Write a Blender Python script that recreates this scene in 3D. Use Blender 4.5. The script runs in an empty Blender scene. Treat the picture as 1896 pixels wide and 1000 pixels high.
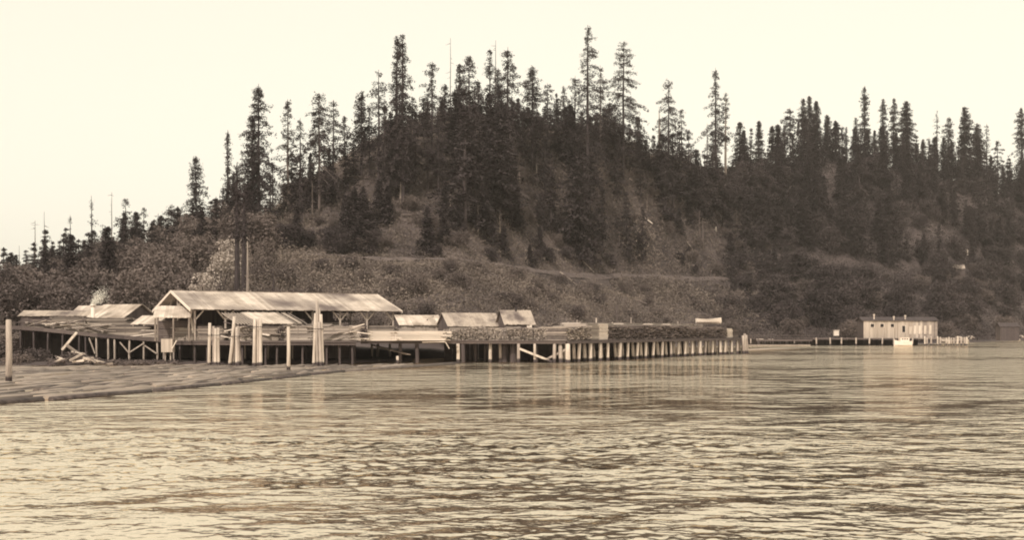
import bpy, math, random
import numpy as np
from mathutils import Matrix, Vector

C = bpy.context.scene
COL = C.collection
F = 2289.0      # focal length in photo pixels
HC = 4.5        # camera height above the water
YH = 612.0      # horizon row
CX = 948.0
HAZE = 0.00009
R = math.radians

def P(px, py, D):
    return Vector(((px - CX) / F * D, D, HC + (YH - py) / F * D))
def XY(px, D):
    return ((px - CX) / F * D, D)

# ------------------------------------------------------------------ materials
def new_mat(name):
    m = bpy.data.materials.new(name); m.use_nodes = True
    nt = m.node_tree
    b = nt.nodes['Principled BSDF']
    return m, nt, b

def sep(v, warm=1.0):      # a neutral-warm tone of value v
    g = float(np.interp(v, [0.05, 0.12, 0.3, 0.7], [0.775, 0.775, 0.80, 0.85]))
    b = float(np.interp(v, [0.05, 0.12, 0.3, 0.7], [0.82, 0.74, 0.66, 0.74]))
    return (v, v * g, v * b)

def wood_like(name, c1, c2, rough=0.85, scale=3.0, stretch=(1, 1, 1), island=0.5, bump=0.15, stain=None, objrand=0.0, wet=0.0):
    """two-tone noisy surface, optional per-board variation and per-object variation"""
    m, nt, b = new_mat(name)
    N = nt.nodes.new; L = nt.links.new
    tc = N('ShaderNodeTexCoord'); mp = N('ShaderNodeMapping')
    mp.inputs['Scale'].default_value = stretch
    L(tc.outputs['Object'], mp.inputs['Vector'])
    nz = N('ShaderNodeTexNoise'); nz.inputs['Scale'].default_value = scale
    nz.inputs['Detail'].default_value = 6; nz.inputs['Roughness'].default_value = 0.65
    L(mp.outputs['Vector'], nz.inputs['Vector'])
    rp = N('ShaderNodeMapRange'); rp.inputs['From Min'].default_value = 0.3; rp.inputs['From Max'].default_value = 0.7
    L(nz.outputs['Fac'], rp.inputs['Value'])
    fac = rp.outputs['Result']
    if island > 0:
        gi = N('ShaderNodeNewGeometry')
        mx = N('ShaderNodeMix'); mx.data_type = 'FLOAT'
        mx.inputs[0].default_value = island
        L(fac, mx.inputs[2]); L(gi.outputs['Random Per Island'], mx.inputs[3])
        fac = mx.outputs[0]
    if objrand > 0:
        oi = N('ShaderNodeObjectInfo')
        mx = N('ShaderNodeMix'); mx.data_type = 'FLOAT'
        mx.inputs[0].default_value = objrand
        L(fac, mx.inputs[2]); L(oi.outputs['Random'], mx.inputs[3])
        fac = mx.outputs[0]
    cm = N('ShaderNodeMix'); cm.data_type = 'RGBA'
    cm.inputs[6].default_value = (*c1, 1); cm.inputs[7].default_value = (*c2, 1)
    L(fac, cm.inputs[0])
    out = cm.outputs[2]
    if stain:
        n2 = N('ShaderNodeTexNoise'); n2.inputs['Scale'].default_value = stain[1]; n2.inputs['Detail'].default_value = 3
        L(tc.outputs['Object'], n2.inputs['Vector'])
        r2 = N('ShaderNodeMapRange'); r2.inputs['From Min'].default_value = 0.44; r2.inputs['From Max'].default_value = 0.68
        L(n2.outputs['Fac'], r2.inputs['Value'])
        c3 = N('ShaderNodeMix'); c3.data_type = 'RGBA'
        L(out, c3.inputs[6]); c3.inputs[7].default_value = (*stain[0], 1)
        L(r2.outputs['Result'], c3.inputs[0])
        out = c3.outputs[2]
    if wet:
        gp = N('ShaderNodeNewGeometry'); sz = N('ShaderNodeSeparateXYZ'); L(gp.outputs['Position'], sz.inputs[0])
        ad = N('ShaderNodeMath'); ad.operation = 'MULTIPLY_ADD'; ad.inputs[1].default_value = -0.5; L(nz.outputs['Fac'], ad.inputs[0]); L(sz.outputs['Z'], ad.inputs[2])
        rw = N('ShaderNodeMapRange'); rw.inputs['From Min'].default_value = wet * 0.4; rw.inputs['From Max'].default_value = wet
        rw.inputs['To Min'].default_value = 1; rw.inputs['To Max'].default_value = 0
        L(ad.outputs[0], rw.inputs['Value'])
        c4 = N('ShaderNodeMix'); c4.data_type = 'RGBA'; L(rw.outputs['Result'], c4.inputs[0]); L(out, c4.inputs[6]); c4.inputs[7].default_value = (*sep(0.07), 1)
        out = c4.outputs[2]
    L(out, b.inputs['Base Color'])
    b.inputs['Roughness'].default_value = rough
    b.inputs['Specular IOR Level'].default_value = 0.2
    if bump:
        bp = N('ShaderNodeBump'); bp.inputs['Strength'].default_value = bump; bp.inputs['Distance'].default_value = 0.05
        L(nz.outputs['Fac'], bp.inputs['Height']); L(bp.outputs['Normal'], b.inputs['Normal'])
    return m

M = {}
M['needles'] = wood_like('conifer_needles', sep(0.034), sep(0.075), 0.9, 0.25, island=0.35, bump=0, objrand=0.3)
M['needles_pale'] = wood_like('conifer_needles_pale', sep(0.05), sep(0.095), 0.9, 0.25, island=0.35, bump=0, objrand=0.3)
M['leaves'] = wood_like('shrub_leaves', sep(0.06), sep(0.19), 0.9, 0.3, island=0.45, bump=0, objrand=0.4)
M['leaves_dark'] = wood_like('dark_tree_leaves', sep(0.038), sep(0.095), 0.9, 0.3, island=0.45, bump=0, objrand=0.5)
M['leaves_pale'] = wood_like('shrub_leaves_pale', sep(0.10), sep(0.22), 0.9, 0.3, island=0.45, bump=0, objrand=0.3)
M['blossom'] = wood_like('white_blossom', sep(0.16), sep(0.7), 0.9, 0.5, island=0.6, bump=0)
M['brush'] = wood_like('hillside_brush', sep(0.055), sep(0.28), 0.9, 0.05, island=0.3, bump=0)
M['bark'] = wood_like('bark', sep(0.04), sep(0.09), 0.9, 2.0, (1, 1, 0.15), 0, 0.4, objrand=0.4)
M['bark_dark'] = wood_like('dark_bark', sep(0.03), sep(0.075), 0.9, 2.0, (1, 1, 0.15), 0, 0.4)
M['bark_pale'] = wood_like('bare_pale_wood', sep(0.20), sep(0.48), 0.85, 1.5, (1, 1, 0.12), 0, 0.3)
M['snag'] = wood_like('dead_wood', sep(0.10), sep(0.24), 0.85, 2.0, (1, 1, 0.12), 0, 0.3, objrand=0.4)
M['pile'] = wood_like('pile_wood', sep(0.18), sep(0.58), 0.85, 2.2, (1, 1, 0.18), 0.25, 0.4, wet=0.45)
M['pile_bleached'] = wood_like('bleached_pile_wood', sep(0.32), sep(0.78), 0.85, 2.2, (1, 1, 0.15), 0.25, 0.4, wet=0.3)
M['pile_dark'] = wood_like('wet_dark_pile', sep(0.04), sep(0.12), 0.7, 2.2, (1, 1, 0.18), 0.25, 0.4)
M['plank'] = wood_like('weathered_plank', sep(0.07), sep(0.36), 0.85, 1.6, (0.3, 1, 1), 0.6, 0.2)
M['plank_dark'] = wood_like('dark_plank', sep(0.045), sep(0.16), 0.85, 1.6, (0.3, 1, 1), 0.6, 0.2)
M['lumber'] = wood_like('sawn_lumber', sep(0.13), sep(0.62), 0.8, 1.2, (0.2, 1, 1), 0.75, 0.1)
M['lumber_white'] = wood_like('fresh_sawn_lumber', sep(0.6), sep(0.88), 0.8, 1.2, (0.2, 1, 1), 0.5, 0.1)
M['lumber_grey'] = wood_like('grey_lumber', sep(0.06), sep(0.50), 0.8, 1.2, (0.2, 1, 1), 0.75, 0.1)
M['lumber_dark'] = wood_like('dark_lumber', sep(0.05), sep(0.22), 0.8, 1.2, (1, 1, 1), 0.8, 0.1)
M['roof'] = wood_like('weathered_board_roof', sep(0.34), sep(0.76), 0.8, 1.0, (1, 1, 1), 0.5, 0.15, stain=(sep(0.16), 0.13))
M['roof_pale'] = wood_like('pale_board_roof', sep(0.40), sep(0.85), 0.8, 1.0, (1, 1, 1), 0.5, 0.15, stain=(sep(0.3), 0.3))
M['roof_grey'] = wood_like('grey_shingle_roof', sep(0.34), sep(0.56), 0.85, 2.0, (1, 1, 1), 0.4, 0.2, stain=(sep(0.14), 0.35))
M['roof_dark'] = wood_like('dark_tarred_roof', sep(0.05), sep(0.10), 0.8, 2.0, (1, 1, 1), 0.3, 0.1)
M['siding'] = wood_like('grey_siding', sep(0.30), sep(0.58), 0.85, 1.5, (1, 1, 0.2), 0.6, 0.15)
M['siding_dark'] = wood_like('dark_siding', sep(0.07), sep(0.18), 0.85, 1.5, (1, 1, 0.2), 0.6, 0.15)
M['white'] = wood_like('white_paint', sep(0.72), sep(0.86), 0.5, 3, (1, 1, 1), 0, 0)
M['hole'] = wood_like('dark_opening', sep(0.015), sep(0.03), 0.3, 3, (1, 1, 1), 0, 0)
M['log'] = wood_like('floating_log', sep(0.05), sep(0.44), 0.75, 1.3, (0.25, 1.5, 1.5), 0.0, 0.4, objrand=0.7)
M['log_far'] = wood_like('far_floating_log', sep(0.05), sep(0.42), 0.75, 0.8, (1, 1, 1), 0.7, 0.3)
M['log_dark'] = wood_like('dark_wet_log', sep(0.04), sep(0.16), 0.7, 1.3, (0.25, 1.5, 1.5), 0.0, 0.4)
M['metal'] = wood_like('galvanised_metal', sep(0.45), sep(0.65), 0.5, 3, (1, 1, 0.3), 0, 0)
M['steel_dark'] = wood_like('dark_iron', sep(0.03), sep(0.06), 0.6, 3, (1, 1, 0.3), 0, 0)

# ------------------------------------------------------------------ object helpers
def tag(o, label=None, cat=None, group=None, kind=None):
    if label: o['label'] = label
    if cat: o['category'] = cat
    if group: o['group'] = group
    if kind: o['kind'] = kind
    return o

def empty(name, loc, rz=0.0, **kw):
    o = bpy.data.objects.new(name, None); COL.objects.link(o)
    o.empty_display_size = 0.5
    o.location = loc; o.rotation_euler = (0, 0, rz)
    tag(o, **kw)
    return o

def np_mesh(name, V, Fc, mat, smooth=False):
    V = np.asarray(V, dtype=np.float32); Fc = np.asarray(Fc, dtype=np.int32)
    me = bpy.data.meshes.new(name)
    n = Fc.shape[1]
    me.vertices.add(len(V)); me.vertices.foreach_set('co', V.ravel())
    me.loops.add(Fc.size); me.loops.foreach_set('vertex_index', Fc.ravel())
    me.polygons.add(len(Fc)); me.polygons.foreach_set('loop_start', np.arange(0, Fc.size, n, dtype=np.int32))
    if smooth:
        me.polygons.foreach_set('use_smooth', np.ones(len(Fc), dtype=bool))
    me.update(calc_edges=True)
    me.materials.append(mat)
    return me

def link(name, me, parent=None, loc=(0, 0, 0), rot=(0, 0, 0), scale=(1, 1, 1)):
    o = bpy.data.objects.new(name, me); COL.objects.link(o)
    o.location = loc; o.rotation_euler = rot; o.scale = scale
    if parent: o.parent = parent
    return o

class MB:
    def __init__(s): s.v = []; s.f = []
    def add(s, vs, fs):
        k = len(s.v); s.v += [tuple(v) for v in vs]; s.f += [tuple(i + k for i in f) for f in fs]
    def box(s, c, size, rz=0, ry=0, rx=0):
        m = Matrix.Translation(c) @ Matrix.Rotation(rz, 4, 'Z') @ Matrix.Rotation(ry, 4, 'Y') @ Matrix.Rotation(rx, 4, 'X')
        x, y, z = [a / 2 for a in size]
        vs = [m @ Vector(p) for p in ((-x, -y, -z), (x, -y, -z), (x, y, -z), (-x, y, -z), (-x, -y, z), (x, -y, z), (x, y, z), (-x, y, z))]
        s.add(vs, ((0, 3, 2, 1), (4, 5, 6, 7), (0, 1, 5, 4), (1, 2, 6, 5), (2, 3, 7, 6), (3, 0, 4, 7)))
    def beam(s, a, b, w, h=None, up=Vector((0, 0, 1))):
        a = Vector(a); b = Vector(b); h = h or w
        d = (b - a).normalized()
        u = d.cross(up)
        if u.length < 1e-3: u = d.cross(Vector((1, 0, 0)))
        u.normalize(); v = u.cross(d).normalized()
        u *= w / 2; v *= h / 2
        vs = [a - u - v, a + u - v, a + u + v, a - u + v, b - u - v, b + u - v, b + u + v, b - u + v]
        s.add(vs, ((0, 3, 2, 1), (4, 5, 6, 7), (0, 1, 5, 4), (1, 2, 6, 5), (2, 3, 7, 6), (3, 0, 4, 7)))
    def tube(s, pts, radii, n=8, rnd=None, rough=0.0):
        pts = [Vector(p) for p in pts]; vs = []; fs = []
        for i, (p, r) in enumerate(zip(pts, radii)):
            d = (pts[min(i + 1, len(pts) - 1)] - pts[max(i - 1, 0)]).normalized()
            u = d.cross(Vector((0, 1, 0.01)))
            if u.length < 1e-2: u = d.cross(Vector((1, 0, 0)))
            u.normalize(); w = d.cross(u)
            for k in range(n):
                a = 2 * math.pi * k / n
                rr = r * (1 + (rnd.uniform(-rough, rough) if rnd else 0))
                vs.append(p + u * math.cos(a) * rr + w * math.sin(a) * rr)
        for i in range(len(pts) - 1):
            for k in range(n):
                a = i * n + k; b = i * n + (k + 1) % n
                fs.append((a, b, b + n, a + n))
        fs.append(tuple(range(n))[::-1]); fs.append(tuple((len(pts) - 1) * n + k for k in range(n)))
        s.add(vs, fs)
    def mesh(s, name, mat, smooth=False):
        me = bpy.data.meshes.new(name); me.from_pydata(s.v, [], s.f); me.update()
        me.materials.append(mat)
        if smooth:
            for p in me.polygons: p.use_smooth = len(p.vertices) == 4
        return me
    def build(s, name, mat, parent=None, loc=(0, 0, 0), rz=0, smooth=False):
        return link(name, s.mesh(name, mat, smooth), parent, loc, (0, 0, rz))

# ------------------------------------------------------------------ terrain
def kp(px, pts):
    return np.interp(px, [p[0] for p in pts], [p[1] for p in pts])
SHORE = [(-1500, 120), (-400, 150), (0, 176), (330, 180), (800, 196), (1000, 236), (1200, 320), (1400, 384), (1700, 405), (1800, 470), (1896, 560), (2300, 760), (3200, 900)]
BENCH_D = [(-1500, 260), (0, 300), (450, 300), (850, 330), (1060, 400), (1400, 530), (1700, 580), (1896, 680), (2300, 900), (3200, 1050)]
BENCH_Y = [(-1500, 560), (0, 566), (300, 545), (420, 480), (480, 468), (850, 482), (1060, 503), (1400, 514), (1896, 517), (3200, 560)]
RIDGE_D = [(-1500, 420), (0, 450), (300, 440), (450, 395), (600, 400), (740, 430), (900, 450), (1150, 500), (1300, 570), (1500, 690), (1896, 800), (2300, 1020), (3200, 1300)]
RIDGE_Y = [(-1500, 575), (-200, 560), (0, 535), (130, 515), (220, 496), (300, 476), (400, 452), (460, 428), (520, 388), (560, 352), (600, 325), (640, 303), (700, 268), (740, 252), (790, 243), (830, 240), (950, 245), (1080, 250), (1150, 264), (1200, 285), (1280, 294), (1350, 300), (1500, 305), (1600, 312), (1700, 322), (1800, 338), (1850, 352), (1896, 352), (2300, 380), (3200, 480)]
rngT = np.random.RandomState(4)
_ph = rngT.rand(24, 4)
def tnoise(x, y):
    z = 0
    for i in range(24):
        wl = 12 * 1.17 ** i
        a = _ph[i, 0] * 6.283
        z = z + 0.012 * wl ** 0.85 * np.sin((x * math.cos(a) + y * math.sin(a)) * 6.283 / wl + _ph[i, 1] * 6.283)
    return z
def zt(px, D):
    """terrain height; px = bearing (as photo column), D = distance"""
    px = np.asarray(px, dtype=float); D = np.asarray(D, dtype=float)
    d0 = kp(px, SHORE); d1 = kp(px, BENCH_D); d2 = kp(px, RIDGE_D)
    z1 = HC + (YH - kp(px, BENCH_Y)) / F * d1
    z2 = HC + (YH - kp(px, RIDGE_Y)) / F * d2
    da = d0 + 0.22 * (d1 - d0)
    za = np.minimum(2.6, z1 * 0.3)
    dm = 0.5 * (d1 + 7 + d2); zm = z1 + 0.58 * (z2 - z1)
    def seg(D, a, b, za_, zb_):
        t = np.clip((D - a) / (b - a), 0, 1)
        return za_ + (zb_ - za_) * t
    z = np.where(D < d0, seg(D, d0 - 25, d0, -2.0, 0.0),
        np.where(D < da, seg(D, d0, da, 0.0, za),
        np.where(D < d1, seg(D, da, d1, za, z1),
        np.where(D < d1 + 7, z1,
        np.where(D < dm, seg(D, d1 + 7, dm, z1, zm),
        np.where(D < d2, zm + (z2 - zm) * np.sin(np.clip((D - dm) / (d2 - dm), 0, 1) * math.pi / 2) ,
        np.where(D < d2 + 260, z2 - (z2 * 0.45) * np.sin((np.clip((D - d2) / 260, 0, 1)) * math.pi / 2) ** 2,
                 z2 * 0.55)))))))
    x = (px - CX) / F * D
    amp = np.clip((D - da) / 60, 0, 1) * np.clip(np.abs(D - d1 - 3.5) / 15, 0.1, 1)
    return z + tnoise(x, D) * amp * 0.9
def ground(px, D):
    return float(zt(px, D))

pxs = np.concatenate([np.linspace(-3200, -350, 60), np.linspace(-300, 2200, 500), np.linspace(2250, 5000, 50)])
ts = np.linspace(0, 1, 240)
V = []
colsD = []
for p in pxs:
    d0 = kp(p, SHORE); d2 = kp(p, RIDGE_D)
    D = np.concatenate([[d0 - 25], d0 + (d2 + 300 - d0) * ts, [d2 + 500, 2400 if d2 < 1400 else 2400]])
    z = zt(np.full_like(D, p), D)
    V.append(np.stack([(p - CX) / F * D, D, z], 1))
nr = len(V[0]); V = np.concatenate(V)
I, J = np.meshgrid(np.arange(len(pxs) - 1), np.arange(nr - 1), indexing='ij')
a = (I * nr + J).ravel()
Fq = np.stack([a, a + nr, a + nr + 1, a + 1], 1)
gm = wood_like('hill_soil', sep(0.05), sep(0.14), 0.95, 0.06, (1, 1, 1), 0, 0.0)
hill = link('hill', np_mesh('hill', V, Fq, gm, True)); tag(hill, kind='structure')
del V, Fq

# pale earth of the road cut
ep = np.linspace(476, 1690, 300); V = []
for e in (-3.4, -1.6, 0.2, 1.2):
    D_ = kp(ep, BENCH_D) + e; V.append(np.stack([(ep - CX) / F * D_, D_, zt(ep, D_) + (0.25 if e < 1 else 0.3) + 0.3 * np.sin(ep * .11 + e) * .5], 1))
V = np.concatenate(V); n_ = 300
Fq = np.array([(r_ * n_ + i, r_ * n_ + i + 1, (r_ + 1) * n_ + i + 1, (r_ + 1) * n_ + i) for r_ in range(3) for i in range(n_ - 1)])
tag(link('road_embankment', np_mesh('road_embankment', V, Fq, wood_like('dry_earth', sep(0.08), sep(0.17), 0.95, 0.35, (1, 1, 1), 0, 0.2), True)), kind='structure')
# river bed / far ground sheet
mb = MB(); mb.add([(-2400, -300, -2.2), (2400, -300, -2.2), (2400, 2400, -2.2), (-2400, 2400, -2.2)], [(0, 1, 2, 3)])
tag(mb.build('river_bed', gm), kind='structure')

# ------------------------------------------------------------------ water
def patch(x, y):
    """0..1 wind roughness field"""
    rs = np.random.RandomState(11); s = 0; n = 0
    for wl, w in ((130, 1), (70, 1), (38, .8), (20, .5), (11, .35)):
        for k in range(4):
            an = rs.rand() * 6.283; ph = rs.rand() * 6.283
            s = s + w * np.sin((x * math.cos(an) * 0.55 + y * math.sin(an)) * 6.283 / wl + ph); n += w * w * 0.5
    return np.clip(0.5 + 0.5 * s / math.sqrt(n) * 0.75, 0, 1)
def lerp(a, b, t): return a + (b - a) * t
Ds = [6.0, 8.0, 10.0, 12.0, 14.0, 16.0, 18.0, 20.0]
while Ds[-1] < 260: Ds.append(Ds[-1] + max(0.05, Ds[-1] ** 2 / 5562 * 0.42))
while Ds[-1] < 2400: Ds.append(Ds[-1] * 1.05)
Ds = np.array(Ds)
fp = np.concatenate([np.linspace(-6500, -250, 160), np.linspace(-240, 2140, 1250), np.linspace(2150, 8000, 160)])
PX, DD = np.meshgrid(fp, Ds, indexing='ij')
X = (PX - CX) / F * DD
rs = np.random.RandomState(5)
Z = np.zeros_like(X); 
near = np.clip((170 - DD) / 120, 0, 1)
pt = patch(X, DD)
# sheltered, smoother water close to the raft and the wharf
edge_x = np.interp(DD, [60, 77, 105, 132, 172, 240], [-36, -32, -24, -20, -4, 40])
shel = np.clip((X - edge_x) / 18.0, 0.3, 1)
shel = np.where(DD > 80, np.minimum(1, shel), 1)
amp_field = (0.30 + 1.05 * pt ** 1.3) * shel
for i in range(80):
    wl = 0.22 * (1.15 / 0.22) ** (i / 79.0)
    an = math.pi / 2 + rs.normal() * 1.25 - 0.25
    st = 0.024 * (0.75 + 0.5 * rs.rand()) * (1.0 if wl < 2 else 0.75 * (2 / wl) ** 0.5)
    A = st * wl / 6.283
    # fade a wave when the mesh cannot carry it
    cell = np.maximum(np.where(DD < 20, 2.0, DD ** 2 / 5562 * 0.42), 0.05)
    fade = np.clip(wl / cell / 3.0 - 0.6, 0, 1)
    ph = (X * math.cos(an) + DD * math.sin(an)) * 6.283 / wl + rs.rand() * 6.283 + 0.9 * np.sin(X * 0.13 * (1 + rs.rand()) + DD * 0.21 * (1 + rs.rand()) + i)
    Z += A * np.sin(ph) * fade
Z *= amp_field
Z += 0.6 * np.abs(Z) * Z / 0.08 * 0.2
V = np.stack([X.ravel(), DD.ravel(), Z.ravel()], 1)
nr = len(Ds)
I, J = np.meshgrid(np.arange(len(fp) - 1), np.arange(nr - 1), indexing='ij')
a = (I * nr + J).ravel()
Fq = np.stack([a, a + nr, a + nr + 1, a + 1], 1)
wm = bpy.data.materials.new('river_water'); wm.use_nodes = True
nt = wm.node_tree; nt.nodes.clear(); N = nt.nodes.new; L = nt.links.new
out = N('ShaderNodeOutputMaterial'); mix = N('ShaderNodeMixShader'); gl = N('ShaderNodeBsdfGlossy'); df = N('ShaderNodeBsdfDiffuse')
gl.inputs['Color'].default_value = (1.0, 0.895, 0.745, 1); gl.inputs['Roughness'].default_value = 0.09
df.inputs['Color'].default_value = (0.22, 0.17, 0.135, 1)
fr = N('ShaderNodeFresnel'); fr.inputs['IOR'].default_value = 1.75
tc = N('ShaderNodeTexCoord')
def wnoise(scale, sx, sy, det):   # ripples in the river's own coordinates
    mp = N('ShaderNodeMapping'); mp.inputs['Scale'].default_value = (sx, sy, 1); mp.inputs['Rotation'].default_value = (0, 0, R(-8))
    L(tc.outputs['Object'], mp.inputs['Vector'])
    nz = N('ShaderNodeTexNoise'); nz.inputs['Scale'].default_value = scale; nz.inputs['Detail'].default_value = det
    L(mp.outputs['Vector'], nz.inputs['Vector']); return nz
n1 = wnoise(1.6, 0.85, 1.0, 3); n2 = wnoise(0.6, 0.8, 1.0, 2); n3 = wnoise(0.02, 0.6, 1.3, 2)
r3 = N('ShaderNodeMapRange'); r3.inputs['From Min'].default_value = 0.42; r3.inputs['From Max'].default_value = 0.58
r3.inputs['To Min'].default_value = 0.22; r3.inputs['To Max'].default_value = 1.0
L(n3.outputs['Fac'], r3.inputs['Value'])
b1 = N('ShaderNodeBump'); b1.inputs['Distance'].default_value = 1.2
n4 = wnoise(0.30, 0.7, 1.0, 3)
r4 = N('ShaderNodeMapRange'); r4.inputs['From Min'].default_value = 0.36; r4.inputs['From Max'].default_value = 0.64; r4.inputs['To Min'].default_value = 0.25; r4.inputs['To Max'].default_value = 1.0
L(n4.outputs['Fac'], r4.inputs['Value'])
m4 = N('ShaderNodeMath'); m4.operation = 'MULTIPLY'; L(r3.outputs['Result'], m4.inputs[0]); L(r4.outputs['Result'], m4.inputs[1])
# the mesh carries the ripples close by, the bump takes over with distance
gp = N('ShaderNodeNewGeometry'); sx = N('ShaderNodeSeparateXYZ'); L(gp.outputs['Position'], sx.inputs[0])
r5 = N('ShaderNodeMapRange'); r5.inputs['From Min'].default_value = 25; r5.inputs['From Max'].default_value = 110; r5.inputs['To Min'].default_value = 0.16; r5.inputs['To Max'].default_value = 1.0
L(sx.outputs['Y'], r5.inputs['Value'])
m5 = N('ShaderNodeMath'); m5.operation = 'MULTIPLY'; L(m4.outputs[0], m5.inputs[0]); L(r5.outputs['Result'], m5.inputs[1])
L(m5.outputs[0], b1.inputs['Strength'])
ad = N('ShaderNodeMath'); ad.operation = 'MULTIPLY_ADD'; ad.inputs[1].default_value = 2.2
L(n2.outputs['Fac'], ad.inputs[0]); L(n1.outputs['Fac'], ad.inputs[2])
n6 = wnoise(0.22, 0.8, 1.0, 2)
a6 = N('ShaderNodeMath'); a6.operation = 'MULTIPLY_ADD'; a6.inputs[1].default_value = 4.5
L(n6.outputs['Fac'], a6.inputs[0]); L(ad.outputs[0], a6.inputs[2]); L(a6.outputs[0], b1.inputs['Height'])
for nd in (gl, df, fr): L(b1.outputs['Normal'], nd.inputs['Normal'])
fm = N('ShaderNodeMath'); fm.operation = 'MULTIPLY_ADD'; fm.inputs[1].default_value = 0.34; fm.inputs[2].default_value = 0.68; fm.use_clamp = True
L(fr.outputs['Fac'], fm.inputs[0]); L(fm.outputs[0], mix.inputs[0]); L(df.outputs[0], mix.inputs[1]); L(gl.outputs[0], mix.inputs[2]); L(mix.outputs[0], out.inputs['Surface'])
river = link('river', np_mesh('river', V, Fq, wm, True)); tag(river, kind='structure')
del V, Fq, X, DD, Z, PX

# ------------------------------------------------------------------ foliage generators
def leaf_tris(cen, size, rng, flat=0.5):
    """irregular triangles round the given centres; flat pulls them towards horizontal"""
    n = len(cen)
    d1 = rng.normal(size=(n, 3)); d1[:, 2] *= (1 - flat)
    d2 = rng.normal(size=(n, 3)); d2[:, 2] *= (1 - flat)
    d1 /= np.linalg.norm(d1, axis=1)[:, None] + 1e-6; d2 /= np.linalg.norm(d2, axis=1)[:, None] + 1e-6
    s = (size * (0.6 + 0.8 * rng.rand(n)))[:, None]
    V = np.stack([cen - d1 * s * 0.5, cen + d1 * s * 0.5 - d2 * 0.1 * s, cen + d2 * s * 0.75], 1).reshape(-1, 3)
    Fc = np.arange(3 * n).reshape(-1, 3)
    return V, Fc

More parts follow.
